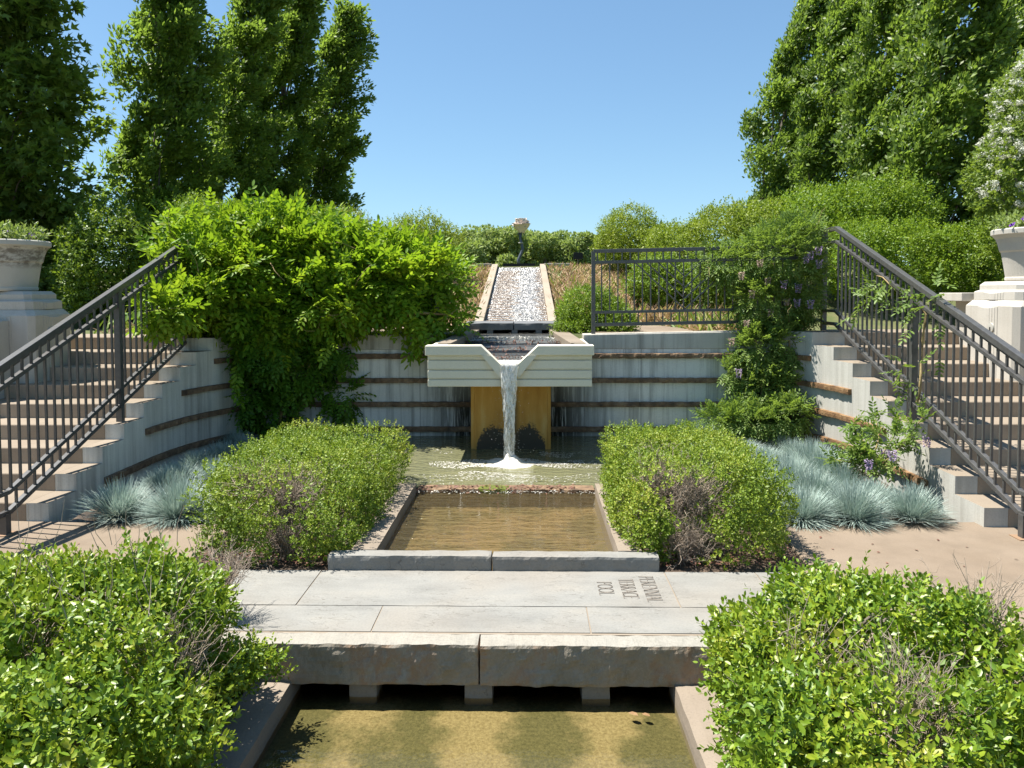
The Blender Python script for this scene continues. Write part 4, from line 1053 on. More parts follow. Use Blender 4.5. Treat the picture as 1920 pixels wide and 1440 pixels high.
# ================================================================== TREES
def tree(name, label, cat, base, top, R, ncl, nleaf, mat, L, W, kind='dia', h0=.03, asp=1.85, cr=.37, group=None, seed=0, trunk_r=.09, droop=0.):
    base = np.array(base, float); top = np.array(top, float); ax = top - base; H = np.linalg.norm(ax); axu = ax / H
    root = empty(name, tuple(base), label, cat, group)
    mb = MB(); limbs = []
    q = [base + ax * s + np.array([.06 * math.sin(s * 9 + seed), .06 * math.cos(s * 7 + seed), 0]) for s in np.linspace(0, .93, 9)]
    mb.tube(q, list(np.linspace(trunk_r, .015, 9)), 8)
    h = h0 + (1 - h0) * (np.arange(ncl) + RNG.random(ncl)) / ncl
    prof = np.clip((h - h0 + .06) / .26, 0, 1) ** .6 * np.clip((1.03 - h) / .52, 0, 1) ** .62
    th = np.arange(ncl) * 2.39996 + RNG.uniform(-.5, .5, ncl); rr_ = R * prof * RNG.choice([.1, .62, .85], ncl, p=[.12, .30, .58])
    out = np.stack([np.cos(th), np.sin(th), 0 * th], 1)
    C = base + ax * h[:, None] + out * rr_[:, None]
    A = unit(axu + out * .42 + RNG.normal(size=(ncl, 3)) * .16 + np.array([.30, 0, 0]))
    crr = cr * R * (.55 + .5 * prof) * RNG.uniform(.6, 1.35, ncl)
    for i in range(0, ncl, 2):
        s0 = max(.03, h[i] - .16 - .1 * RNG.random()); b = base + ax * s0
        mb.tube([b, (b + C[i]) / 2 + np.array([0, 0, -.06]), C[i], C[i] + A[i] * crr[i] * asp * .8], [.028, .02, .012, .004], 5)
    mb.build('trunk', M['bark'], root, smooth=True)
    # shoots on the skin of every clump, leaves along every shoot
    nsp = 26; ns_ = ncl * nsp; si = np.repeat(np.arange(ncl), nsp)
    u = rdir(ns_); al = (u * A[si]).sum(1); lat = u - A[si] * al[:, None]
    kk = np.where(RNG.random(ns_) < .8, RNG.uniform(.72, 1.02, ns_), RNG.uniform(.1, .6, ns_)); rag = 1 + .2 * nz(C[si] + u, 3.)
    sc_ = C[si] + (lat * crr[si][:, None] + A[si] * (al * crr[si] * asp)[:, None]) * (kk * rag)[:, None]
    sdir = unit(u * .45 + A[si] * 1.0 + RNG.normal(size=(ns_, 3)) * .26 + np.array([.22, 0, -droop]))
    sl = RNG.uniform(.55, 1.3, ns_) * R * .50; big = RNG.random(ns_) < .07; sl[big] *= 1.7
    m = nleaf // nsp; N = ns_ * m; ci = np.repeat(np.arange(ns_), m)
    t_ = RNG.random(N); rad_ = RNG.normal(size=(N, 3)) * (R * .085 * (1.15 - .75 * t_))[:, None]
    p = sc_[ci] + sdir[ci] * ((t_ - .35) * sl[ci])[:, None] + rad_ + np.array([.10, 0, -.03]) * (t_ ** 2)[:, None]
    d = unit(sdir[ci] * .75 + unit(rad_) * .6 + RNG.normal(size=(N, 3)) * .35 + np.array([.2, 0, -droop]))
    nn = unit(u[ci] * .6 + unit(rad_) * .45 + UP * .6 + RNG.normal(size=(N, 3)) * .3)
    s = RNG.uniform(.65, 1.2, N)
    foliage('crown', [leaves(p, d, nn, L * s, W * s, kind)], mat, root)
    return root
def up_tree(pxb, pxt, Y, ytop, R, lab, **kw):
    R *= .90 if pxb < 900 else .84
    base = at(pxb, 500, Y=Y); base[2] = min(2.1, 1.2 + max(0, (Y - 10.4)) * .19) - .05
    top = at(pxt, ytop, Y=Y + .0); top[2] += .25
    return tree('hornbeam_tree', lab, 'tree', base, top, R, kw.pop('ncl', 34), kw.pop('nleaf', 1150), M['lf_horn'], .115, .06, group='upright trees of the two rows', **kw)
up_tree(285, 330, 14.5, -150, .88, 'widest upright tree beyond the left stairs, behind the round dark shrub', seed=1, ncl=38)
up_tree(395, 485, 16.5, -40, .86, 'upright tree second from the round dark shrub, top cut by the picture edge', seed=2)
up_tree(478, 560, 18.0, -2, .76, 'slim upright tree between its row fellows, crown tip just below the picture top', seed=3)
up_tree(556, 648, 19.5, 45, .82, 'upright tree ending the left row, blown to the right against open sky', seed=4)
up_tree(1400, 1528, 19.5, 4, .98, 'upright tree ending the right row, leaning over beside open sky', seed=5)
up_tree(1512, 1600, 18.0, -35, .88, 'upright tree second in the right row from the open sky', seed=6)
up_tree(1618, 1690, 16.3, -90, .92, 'upright tree in the middle of the right row above the hedge', seed=7, ncl=36)
up_tree(1752, 1800, 14.3, -170, .98, 'broad dark upright tree with visible base right behind the hedge', seed=8, ncl=40)
up_tree(1880, 1935, 15.5, -150, 1.05, 'upright tree behind the white flowering shrub, cut by the right edge', seed=9)
b = at(-25, 480, Y=11.5); b[2] = 1.25
tree('sweetgum_tree', 'dark tree with lobed leaves filling the left edge above the urn', 'tree', b, at(-10, -190, Y=11.5), 1.0, 58, 500, M['lf_gum'], .14, .12, 'lobe', h0=.0, asp=1.7, cr=.36, seed=11, droop=.25)

# ================================================================== SHRUBS AND HEDGES
T_ = 1.14
shrub('round_shrub', 'rounded dark green shrub standing above the left stair railing', 'shrub',
      Blob([ell(205, 480, 88, 100, 10.6, .75), ell(190, 540, 80, 70, 10.6, .7), ell(255, 470, 45, 70, 10.7, .5)]), 4600, M['lf_dark'], .058, .034, 6, .14, ground=T_)
shrub('dark_hedge', 'shadowy dark shrub between the left urn and the round shrub', 'shrub',
      Blob([ell(100, 480, 70, 100, 12.4, .8), ell(40, 450, 70, 80, 12.8, .8)]), 2400, M['lf_dark'], .065, .038, 6, .14, ground=T_)
shrub('leafy_shrub', 'green shrub peeping out between the left tree row and the bright vine', 'shrub',
      Blob([ell(365, 430, 60, 55, 11.6, .6), ell(310, 480, 50, 60, 11.8, .6), ell(445, 412, 56, 26, 12.6, .6)]), 2600, M['lf_hedge'], .06, .034, 6, .15, ground=T_)
shrub('yellow_shrub', 'airy yellow-green shrub showing above the middle of the bright vine', 'shrub',
      Blob([ell(625, 432, 62, 36, 13.4, .8), ell(560, 432, 45, 30, 13.2, .7)]), 3400, M['lf_yel'], .045, .024, 6, .15, ground=1.6)
shrub('yellow_dome_shrub', 'yellow-green domed shrub rising behind the end of the bright vine', 'shrub',
      Blob([ell(785, 465, 78, 56, 13.6, .8)]), 3600, M['lf_yel'], .045, .026, 6, .12, ground=1.6)
shrub('yellow_dome_shrub', 'yellow-green domed shrub beside the chute, left of the taller hedge mass', 'shrub',
      Blob([ell(1180, 452, 62, 52, 15.0, .8), ell(1235, 465, 50, 40, 14.4, .7)]), 5200, M['lf_yel'], .048, .028, 6, .12, ground=1.9)
shrub('large_hedge', 'large yellow-green hedge mass behind the guard railing', 'hedge',
      Blob([ell(1350, 450, 80, 58, 13.2, .9), ell(1430, 440, 80, 58, 13.0, .9), ell(1260, 480, 60, 50, 13.0, .7)]), 6400, M['lf_yel'], .052, .03, 6, .13, ground=1.5)
shrub('dark_shrub', 'dark leafy shrub seen through the chevron bars of the guard railing', 'shrub',
      Blob([ell(1230, 535, 52, 55, 11.6, .5), ell(1330, 535, 60, 60, 11.4, .5), ell(1400, 520, 70, 60, 11.2, .5)]), 5200, M['lf_box'], .052, .03, 6, .12, ground=1.3)
shrub('bright_shrub', 'bright green arching shrub under the right row of trees', 'shrub',
      Blob([ell(1570, 410, 110, 55, 13.0, .9), ell(1650, 400, 80, 50, 13.2, .8), ell(1500, 430, 60, 50, 12.6, .7)]), 6500, M['lf_hedge'], .062, .036, 6, .16, ground=1.4)
shrub('clipped_hedge', 'clipped bright hedge behind the right railing with a dark hollow', 'hedge',
      Blob([ell(1700, 490, 80, 62, 11.2, .6, 3), ell(1800, 495, 70, 55, 10.8, .5, 3), ell(1600, 490, 70, 62, 11.6, .6, 3)]), 6400, M['lf_hedge'], .05, .03, 6, .12, ground=T_)
shrub('clipped_hedge', 'small hedge end between the right railing top and the pale urn', 'hedge',
      Blob([ell(1880, 480, 60, 60, 10.4, .6, 3)]), 2200, M['lf_dark'], .04, .024, 6, .1, ground=T_)
shrub('box_shrub', 'small clipped box shrub beside the foot of the water chute', 'shrub',
      Blob([ell(1108, 592, 54, 44, 9.25, .38, 3), ell(1150, 608, 36, 28, 9.1, .3, 3), ell(1078, 622, 34, 26, 8.95, .22)]), 4200, M['lf_box'], .032, .02, 6, .07, ground=T_, zmin=1.09)
# white viburnum
vb = empty('viburnum_shrub', tuple(at(1930, 560, Y=9.6)), 'tall shrub full of white flower clusters at the right edge above the urn', 'shrub')
B = Blob([ell(1925, 270, 75, 130, 9.6, .6), ell(1895, 350, 70, 80, 9.5, .5), ell(1950, 180, 60, 80, 9.8, .5)])
p, nr = B.surf(3400, .7, 1.03); p = p + nr * (nz(p, 2.6) * .14 + nz(p, 7.) * .07)[:, None]; foliage('foliage', sprigs(p, nr, 6, .12, .06, .038, 'oval', .2, .6), M['lf_vib'], vb)
p, nr = B.surf(760, .95, 1.06); p = p + nr * (nz(p, 2.6) * .14 + nz(p, 7.) * .07)[:, None]; k = nz(p, 3.) + (p[:, 2] - 3.4) * .5 > -.2; p, nr = p[k], nr[k]; q = np.repeat(p, 60, 0); u = rdir(len(q))
foliage('flower_clusters', [leaves(q + u * RNG.uniform(.03, .055, len(q))[:, None] * np.array([1, 1, .7]), unit(np.cross(u, rdir(len(q)))), u, .02, .016, 'dia')], M['white_fl'], vb)
mb = MB(); b = at(1930, 560, Y=9.6); b[2] = T_
for k_ in range(6): mb.tube([b + np.array([.05 * k_ - .15, 0, 0]), (b + B.c[k_ % 3]) / 2 + RNG.normal(size=3) * .08, B.c[k_ % 3] + RNG.normal(size=3) * .2], [.025, .018, .006], 6)
mb.build('stem', M['bark'], vb, smooth=True)

# far woodland beyond the crest, one mass of crowns
parts = []; st = MB()
for k_ in range(26):
    px = 760 + k_ * 15.5 + RNG.uniform(-6, 6); Y = RNG.uniform(42, 58); yt = 437 + RNG.uniform(-12, 10) + (8 if px < 850 else 0)
    top = at(px, yt, Y=Y); R = RNG.uniform(1.0, 1.7)
    st.tube([(top[0], Y, 1.5), (top[0] + .1, Y, (top[2] + 2) / 2), (top[0], Y, top[2] - .3)], [.16, .1, .03], 6)
    for c_ in range(16):
        f = RNG.random(); cc = np.array([top[0] + RNG.normal() * R * (.25 + .45 * (1 - f)), Y + RNG.normal() * R * .5, 2.0 + (top[2] - 2.3) * f ** .75])
        n = 330; u = rdir(n); p = cc + u * np.array([.62, .62, .42]) * (RNG.uniform(.5, 1.05, n) ** .6)[:, None] * RNG.uniform(.7, 1.15)
        parts.append(leaves(p, unit(u + rdir(n)), unit(u + UP * .6 + rdir(n) * .5), .20, .11, 'dia'))
wd = foliage('woodland', parts, M['lf_wood']); tag(wd, 'far green woodland beyond the crest behind the flower sculpture', 'woodland', kind='stuff')
o = st.build('woodland_trunks', M['bark']); tag(o, 'pale trunks inside the far woodland', 'woodland', kind='stuff')

# ================================================================== VINES (pinnate leaves)
def pinnate(pts, nr, size, LL, LW, pairs=5, droop=.5, jit=.5):
    N = len(pts); upz = nr[:, 2:3]
    r = unit(nr * .75 + RNG.normal(size=(N, 3)) * jit + np.array([0, 0, 1.]) * np.where(upz > .1, .35, -droop))
    nn = unit(nr * .4 + UP * .9 + RNG.normal(size=(N, 3)) * .3); b = unit(np.cross(nn, r)); nn = np.cross(r, b)
    out = []; sz = RNG.uniform(.7, 1.2, N) * size; ls = RNG.uniform(.75, 1.15, N)
    for k in range(pairs):
        s = (k + .7) / (pairs + .3); c = pts + r * (sz * s)[:, None] - nn * (sz * s * s * .25)[:, None]
        for sgn in (-1, 1):
            d = unit(r * .55 + b * sgn * .85 - nn * .25 + RNG.normal(size=(N, 3)) * .14)
            out.append(leaves(c, d, unit(nn + b * sgn * .25 + RNG.normal(size=(N, 3)) * .2), LL * ls * (1.05 - .25 * s), LW * ls, 'oval'))
    out.append(leaves(pts + r * sz[:, None] - nn * (sz * .25)[:, None], unit(r - nn * .2), nn, LL * ls * 1.05, LW * ls, 'oval'))
    out.append(sticks(pts, pts + r * sz[:, None] - nn * (sz * .25)[:, None], .0016, .001))
    return out
def tendrils(B, n, ln, rad_, mat, root, name='tendril'):
    p, nr = B.surf(n * 3, .97, 1.03); p, nr = p[:n], nr[:n]
    for a, m in zip(p, nr):
        mb = MB()
        d = unit(m + RNG.normal(size=3) * .6); q = [a]; 
        for _ in range(5): d = unit(d + RNG.normal(size=3) * .35 + np.array([0, 0, .05])); q.append(q[-1] + d * ln / 5)
        mb.tube(q, list(np.linspace(rad_, rad_ * .4, 6)), 5); mb.build(name, mat, root, smooth=True)
wl = empty('wisteria_vine', (-2.4, 8.3, 1.15), 'huge bright green vine smothering the left railing and spilling down the wall', 'vine')
B1 = Blob([ell(430, 500, 118, 64, 8.0, .42), ell(530, 462, 108, 48, 8.45, .45), ell(640, 502, 92, 50, 8.5, .45), ell(742, 520, 72, 38, 8.55, .5), ell(775, 552, 55, 34, 8.45, .3),
           ell(352, 556, 56, 34, 7.4, .18), ell(300, 582, 40, 22, 7.02, .1), ell(420, 580, 90, 36, 7.85, .28), ell(560, 560, 120, 50, 8.2, .36), ell(690, 540, 84, 34, 8.4, .36), ell(815, 535, 26, 24, 8.6, .25), ell(808, 600, 32, 20, 8.3, .13), ell(590, 596, 60, 30, 8.2, .22), ell(480, 612, 56, 28, 7.95, .2)])
p, nr = B1.surf(5600, .78, 1.04, keep=.86); p = p + nr * (nz(p, 2.6) * .15 + nz(p, 7.5) * .09)[:, None]; k = nz(p, 3.4) * .6 + nz(p, 8.) * .5 > -.78
foliage('foliage', pinnate(p[k], nr[k], .22, .085, .038, 4, .35), M['lf_wist'], wl)
p, nr = B1.surf(420, .95, 1.05, keep=.9); p, nr = p[:95], nr[:95]     # loose sprays standing off and drooping
n = len(p); dd = unit(nr * .8 + RNG.normal(size=(n, 3)) * .45 + UP * .35); ll = RNG.uniform(.22, .5, n); Pq = []; Nq = []
for f in np.linspace(.15, 1, 8):
    Pq.append(p + dd * (ll * f)[:, None] - UP * (.30 * ll * f * f)[:, None]); Nq.append(unit(dd * .6 + RNG.normal(size=(n, 3)) * .6))
q0 = p - dd * .1
foliage('loose_sprays', pinnate(np.concatenate(Pq), np.concatenate(Nq), .17, .07, .03, 4, .4) + [sticks(q0, p + dd * (ll * .55)[:, None] - UP * (.09 * ll)[:, None], .004, .003, .0), sticks(p + dd * (ll * .55)[:, None] - UP * (.09 * ll)[:, None], Pq[-1], .003, .0015, 0.)], M['lf_wist'], wl)
p, nr = B1.surf(2200, .5, .8, keep=.4); foliage('inner_leaves', pinnate(p, nr, .2, .075, .034, 3, .6, .9), M['lf_wist'], wl)
B1b = Blob([ell(530, 690, 54, 62, 8.18, .15), ell(490, 650, 60, 46, 8.0, .22), ell(580, 690, 32, 44, 8.24, .1), ell(512, 775, 42, 30, 8.15, .16), ell(610, 650, 52, 24, 8.26, .12), ell(640, 740, 26, 40, 8.28, .08), ell(470, 745, 22, 40, 8.0, .12)])
p, nr = B1b.surf(1050, .6, 1.04, keep=.7); foliage('hanging_leaves', pinnate(p, nr, .2, .066, .03, 5, .9, .45), M['lf_hang'], wl)
tendrils(B1, 34, .42, .004, M['vine'], wl)
mb = MB()
for x, y, e in ((520, 820, (540, 600)), (545, 822, (600, 560)), (500, 815, (440, 560)), (600, 640, (760, 530)), (700, 600, (850, 590))):
    a = at(x, y, Y=8.2); q = at(*e, Y=8.35); m = (a + q) / 2 + np.array([.08, -.1, .05]); mb.tube([a, m, q], [.02, .016, .01], 7)
mb.build('stem', M['vine'], wl, smooth=True)

def racemes(P_, root, mat, size=.09, nm='flower_cluster'):
    for c in P_:
        n = 90; s = RNG.random(n); a_ = RNG.uniform(0, 6.28, n); r_ = .021 * (1 - s * .55) * size / .07
        p = np.stack([c[0] + r_ * np.cos(a_), c[1] + r_ * np.sin(a_), c[2] - s * size], 1); u = unit(np.stack([np.cos(a_), np.sin(a_), -.2 + 0 * a_], 1))
        foliage(nm, [leaves(p, unit(u + rdir(n) * .6), unit(rdir(n) + UP), .016, .013, 'oval')], mat, root)
wr_ = empty('wisteria_vine', (2.6, 8.3, 1.17), 'green vine with lilac flowers covering the end of the right railings and hanging down', 'vine')
B2 = Blob([ell(1465, 485, 66, 58, 8.45, .35), ell(1495, 450, 42, 32, 8.5, .3), ell(1400, 500, 62, 30, 8.5, .2), ell(1440, 565, 58, 52, 8.4, .28), ell(1500, 540, 36, 70, 8.4, .22), ell(1350, 490, 42, 18, 8.5, .12)])
B2b = Blob([ell(1425, 660, 40, 55, 8.22, .16), ell(1440, 730, 40, 50, 8.15, .16), ell(1420, 784, 66, 22, 7.95, .24), ell(1355, 788, 44, 15, 8.0, .16), ell(1380, 700, 22, 22, 8.25, .06), ell(1470, 660, 18, 60, 8.15, .08), ell(1475, 780, 36, 30, 7.85, .15)])
p, nr = B2.surf(3300, .7, 1.06, keep=.8); foliage('foliage', pinnate(p, nr, .15, .045, .016, 5, .4), M['lf_wist2'], wr_)
p, nr = B2b.surf(2300, .6, 1.04, keep=.7); foliage('hanging_leaves', pinnate(p, nr, .15, .046, .018, 5, .8), M['lf_wist2'], wr_)
tendrils(B2, 16, .3, .003, M['vine'], wr_)
racemes([at(x, y, Y=8.08) for x, y in ((1535, 462), (1536, 487), (1520, 470), (1512, 478), (1495, 560), (1520, 562), (1497, 532), (1470, 525), (1385, 692))], wr_, M['lilac_fl'])
racemes([at(x, y, Y=8.1) for x, y in ((1410, 545), (1440, 520), (1475, 560), (1445, 580), (1390, 510), (1400, 600), (1372, 634), (1425, 487), (1430, 670))], wr_, M['faded_fl'], .075, 'faded_cluster')
mb = MB()
for x, y, e in ((1440, 815, (1450, 640)), (1455, 812, (1480, 560)), (1425, 815, (1410, 600))):
    a = at(x, y, Y=8.1); q = at(*e, Y=8.3); mb.tube([a, (a + q) / 2 + np.array([.05, -.06, 0]), q], [.014, .012, .008], 7)
mb.build('stem', M['vine'], wr_, smooth=True)

# small wisteria on the sunlit wall
ws = empty('young_wisteria', tuple(at(1640, 905, z=.02)), 'young open-branched vine with lilac flowers against the sunlit wall', 'vine')
base = at(1640, 900, Y=5.95); mb = MB(); tips = []
for tx, ty, dY in ((1600, 800, .1), (1640, 775, .2), (1690, 770, .0), (1735, 775, -.25), (1620, 840, -.1), (1585, 830, 0), (1690, 830, -.2), (1660, 860, -.1), (1610, 870, -.1), (1560, 860, .0)):
    e = at(tx, ty, Y=6.15 + dY); m = base * .45 + e * .55 + np.array([.02, -.03, .04]); mb.tube([base, base * .75 + e * .25 + RNG.normal(size=3) * .02, m, e], [.008, .006, .0045, .002], 6); tips.append((m, e))
mb.build('stem', M['vine'], ws, smooth=True)
P_ = np.concatenate([np.linspace(m, e, 11) for m, e in tips]) + RNG.normal(size=(11 * len(tips), 3)) * .018
foliage('foliage', pinnate(np.repeat(P_, 2, 0), unit(RNG.normal(size=(2 * len(P_), 3)) + UP * .5), .12, .045, .017, 5, .2, .6), M['lf_wist2'], ws)
racemes([at(1674, 845, Y=5.85), at(1629, 862, Y=5.85), at(1660, 842, Y=6.0)], ws, M['lilac_fl'], .075)
# vine twining the right railing
wt = empty('twining_vine', tuple(at(1742, 800, X=3.22)), 'thin woody vine winding up through the right stair railing', 'vine')
mb = MB(); q = [at(x, y, X=3.20 + .03 * math.sin(i * 1.9)) for i, (x, y) in enumerate(((1697, 790), (1715, 770), (1724, 740), (1727, 700), (1728, 660), (1732, 620), (1736, 590), (1722, 568), (1690, 555), (1655, 520), (1640, 515)))]
mb.tube(q, [.012, .012, .011, .011, .01, .009, .008, .007, .006, .005, .004], 6); mb.build('stem', M['vine'], wt, smooth=True)
P_ = np.concatenate([np.array([at(x, y, X=3.17)]) + RNG.normal(size=(k_, 3)) * .06 for x, y, k_ in ((1640, 540, 12), (1665, 555, 12), (1700, 560, 10), (1720, 580, 6), (1705, 690, 7), (1700, 715, 6), (1735, 605, 4), (1622, 575, 6), (1755, 545, 6), (1768, 680, 2))])
foliage('foliage', pinnate(P_, unit(RNG.normal(size=(len(P_), 3)) - np.array([.5, .4, 0])), .14, .05, .02, 4, .3, .6), M['lf_wist2'], wt)
racemes([at(1738, 818, X=3.05)], wt, M['lilac_fl'], .08)

# ================================================================== COURT BUSHES
def twig_patch(root, C, r, n, mat, axis=(0, 0, 1.), ln=.3, th=.0035):
    c = np.array(C); a = c + rdir(n) * r * RNG.uniform(.2, .8, n)[:, None] - np.array(axis) * ln * .4
    d = unit(np.array(axis) + RNG.normal(size=(n, 3)) * .55); L = RNG.uniform(.5, 1.1, n) * ln; b = a + d * L[:, None]
    parts = [sticks(a, b, th, th * .5, .012)]
    for f in (.35, .55, .75, .9):
        s = a + (b - a) * f; e = s + unit(d + RNG.normal(size=(n, 3)) * .7) * (L * RNG.uniform(.15, .35, n))[:, None]; parts.append(sticks(s, e, th * .55, th * .25, .008))
    foliage('bare_twigs', parts, mat, root)
def sph(*cs):
    def f(p):
        m = np.zeros(len(p), bool)
        for c, r in cs: m |= np.linalg.norm((p - np.array(c)) / np.array(r), axis=1) < 1 + .35 * nz(p, 16.)
        return m
    return f
# far pair, clipped
cl = at(545, 960, Y=4.72)
B = Blob([((-1.58, 5.0, .24), (.47, .54, .29), 6), ((-1.57, 5.88, .23), (.55, .66, .275), 6), ((-1.25, 4.85, .14), (.22, .42, .17), 3)])
mk = sph((at(545, 930, Y=4.62), (.15, .26, .12)), (at(535, 1010, Y=4.5), (.12, .22, .13)), (at(480, 900, Y=4.75), (.07, .1, .05)))
s1 = shrub('clipped_bush', 'clipped bush with a bare twiggy front beside the upper pool, dappling its left wall', 'bush', B, 12500, M['lf_bush2'], .0215, .0135, 7, .046, zmin=.0, mask=mk, kind='oval', core=.35, jit=.45, lump=.085, gaps=.12, group='bushes around the pools')
for C, r, n in ((at(545, 930, Y=4.75), .16, 190), (at(535, 1010, Y=4.62), .15, 170), (at(600, 1020, Y=4.7), .12, 80), (at(480, 900, Y=4.8), .08, 60)): twig_patch(s1, C, r, n, M['twig'], (.1, -.25, .8), .24, .0028)
B = Blob([((1.12, 4.98, .24), (.45, .54, .29), 6), ((1.11, 5.83, .24), (.52, .62, .285), 6), ((.75, 4.95, .16), (.20, .5, .19), 3)])
mk = sph((at(1290, 930, Y=4.66), (.20, .30, .13)), (at(1290, 1020, Y=4.48), (.13, .25, .13)), (at(1240, 900, Y=4.8), (.12, .2, .06)))
s2 = shrub('clipped_bush', 'clipped bush with a large grey dead patch, shading the right paving', 'bush', B, 12500, M['lf_bush2'], .0215, .0135, 7, .046, zmin=.0, mask=mk, kind='oval', core=.35, jit=.45, lump=.085, gaps=.12, group='bushes around the pools')
for C, r, n in ((at(1290, 930, Y=4.8), .2, 260), (at(1290, 1020, Y=4.6), .16, 200), (at(1235, 905, Y=4.9), .13, 120)): twig_patch(s2, C, r, n, M['twig'], (.1, -.25, .8), .26, .0028)
# near pair, looser and leafy
B = Blob([ell(175, 1215, 205, 165, 2.95, .50), ell(110, 1370, 260, 150, 2.45, .45), ell(310, 1400, 85, 105, 2.55, .32), ell(310, 1180, 95, 95, 3.1, .3), ell(40, 1170, 130, 100, 2.9, .4)])
mk = sph((at(50, 1225, Y=2.5), (.11, .22, .06)), (at(330, 1240, Y=2.6), (.05, .1, .06)))
s3 = shrub('loose_bush', 'loose leafy bush filling the near left corner beside the low pool', 'bush', B, 6200, M['lf_bush'], .036, .0195, 8, .085, zmin=-.1, mask=mk, kind='oval', core=.5, stems=12, lump=.14, gaps=.08, group='bushes around the pools')
twig_patch(s3, at(45, 1240, Y=2.75), .16, 90, M['twig'], (.2, -.1, .9), .3, .003)
twig_patch(s3, at(320, 1230, Y=2.8), .2, 90, M['twig'], (.2, -.1, .9), .25, .002)
p, nr = Blob([ell(450, 1245, 56, 34, 3.16, .13), ell(508, 1250, 26, 22, 3.24, .08), ell(410, 1270, 50, 40, 3.05, .14)]).surf(420, .4, 1.0, keep=.5)
foliage('low_branch', sprigs(p, nr, 8, .075, .027, .015, 'oval', .5, .6), M['lf_bush'], s3)
p = np.stack([RNG.uniform(-2.3, -1.3, 70), RNG.uniform(2.5, 3.3, 70), np.full(70, .5)], 1); p[:, 2] = .42 + RNG.uniform(0, .14, 70)
foliage('bare_twigs', [sticks(p, p + unit(RNG.normal(size=(70, 3)) * .35 + UP) * RNG.uniform(.08, .2, 70)[:, None], .0018, .001, .01)], M['twig'], s3)
B = Blob([ell(1630, 1245, 255, 140, 2.95, .52), ell(1640, 1390, 265, 140, 2.45, .45), ell(1850, 1290, 150, 130, 2.75, .5), ell(1450, 1330, 95, 115, 2.75, .36), ell(1560, 1150, 120, 60, 3.2, .3), ell(1410, 1235, 60, 60, 3.1, .22)])
mk = sph((at(1530, 1245, Y=2.5), (.12, .2, .045)), (at(1720, 1320, Y=2.25), (.08, .18, .08)))
s4 = shrub('loose_bush', 'loose yellow-green bush filling the near right corner, partly over the pool wall', 'bush', B, 6600, M['lf_bush'], .036, .0195, 8, .085, zmin=-.1, mask=mk, kind='oval', core=.5, stems=12, lump=.14, gaps=.08, group='bushes around the pools')
twig_patch(s4, at(1530, 1260, Y=2.75), .16, 70, M['twig'], (.25, -.1, .9), .3, .0022)
twig_patch(s4, at(1720, 1330, Y=2.4), .14, 110, M['twig'], (.1, -.1, .9), .28, .002)
twig_patch(s4, at(1860, 1160, Y=2.9), .16, 60, M['twig'], (.3, 0, .8), .28, .002)
# dead twig bush on the paving edge
dt = empty('dead_shrub', tuple(at(425, 1100, z=0)), 'pale leafless twig clump leaning over the paving', 'shrub')
c = at(420, 1115, Y=3.62)
n = 60; a = np.tile(c, (n, 1)) + RNG.normal(size=(n, 3)) * .01; e = np.stack([at(430 + RNG.normal() * 24, 1052 + RNG.normal() * 20, Y=3.75 + RNG.normal() * .08) for _ in range(n)])
parts = [sticks(a, e, .0022, .001, .02)]
for f in (.4, .6, .8, .95):
    s = a + (e - a) * f; parts.append(sticks(np.repeat(s, 2, 0), np.repeat(s, 2, 0) + unit(np.repeat(e - a, 2, 0) * 4 + RNG.normal(size=(2 * n, 3)) * .7) * RNG.uniform(.02, .07, 2 * n)[:, None], .0013, .0007, .005))
foliage('twigs', parts, M['twig'], dt)

# ================================================================== BLUE FESCUE
def tuft_mesh(seed, R=.30, n=1500):
    th = RNG.uniform(0, 6.28, n); inc = RNG.random(n) ** .75 * 1.25; L = RNG.uniform(.72, 1.12, n) * R * (1.08 - .16 * inc)
    d0 = np.stack([np.sin(inc) * np.cos(th), np.sin(inc) * np.sin(th), np.cos(inc)], 1); side = np.stack([-np.sin(th), np.cos(th), 0 * th], 1)
    side = unit(side + RNG.normal(size=(n, 3)) * .25); bow = RNG.normal(size=(n, 1)) * .10
    b = np.stack([np.cos(th), np.sin(th), 0 * th], 1) * (RNG.random(n) * .07)[:, None]; Vs = []
    for s, w_ in ((0, .0016), (.4, .0017), (.75, .0013), (1, .0003)):
        c = b + d0 * (L * s)[:, None] - UP * (L * s * s * .22 * np.sin(inc))[:, None] + side * bow * (L * s * s)[:, None]; Vs += [c - side * w_, c + side * w_]
    V = np.stack(Vs, 1); o = (np.arange(n) * 8)[:, None, None]; f = np.array([[0, 1, 3, 2], [2, 3, 5, 4], [4, 5, 7, 6]])
    V = V.reshape(-1, 3); V[:, 2] = np.maximum(V[:, 2], -.01)
    me = npmesh('fescue_blades', V, (f[None] + o).reshape(-1, 4)); me.materials.append(M['fescue']); return me
TM = [tuft_mesh(k) for k in range(5)]
def tuft(x, y, sc, k, lab, grp):
    o = bpy.data.objects.new('fescue_tuft', TM[k % 5]); COL.objects.link(o); o.location = (x, y, .01); o.rotation_euler = (.12 * math.sin(k * 2.3), .12 * math.cos(k * 3.1), k * 1.7); o.scale = (sc * (1 + .08 * math.sin(k * 1.3)), sc, sc * (.76 + .12 * math.sin(k * 1.9)))
    tag(o, lab, 'grass tuft', grp)
GL = 'blue fescue tufts in the left bed'; GR = 'blue fescue tufts in the right bed'
for i, (px, py, s, lab) in enumerate(((225, 968, 1.12, 'silver-blue grass tuft at the path edge nearest the left stairs'), (335, 968, 1.1, 'silver-blue grass tuft at the path edge beside the twiggy clipped bush'),
        (330, 915, 1.0, None), (400, 900, .95, None), (300, 925, .8, None), (420, 868, .9, None), (370, 880, .9, None), (460, 850, .8, None), (440, 842, .8, None))):
    q = at(px, py, z=.01); tuft(q[0], q[1], s, i, lab or 'silver-blue grass tuft in the shade of the left stair wall', GL)
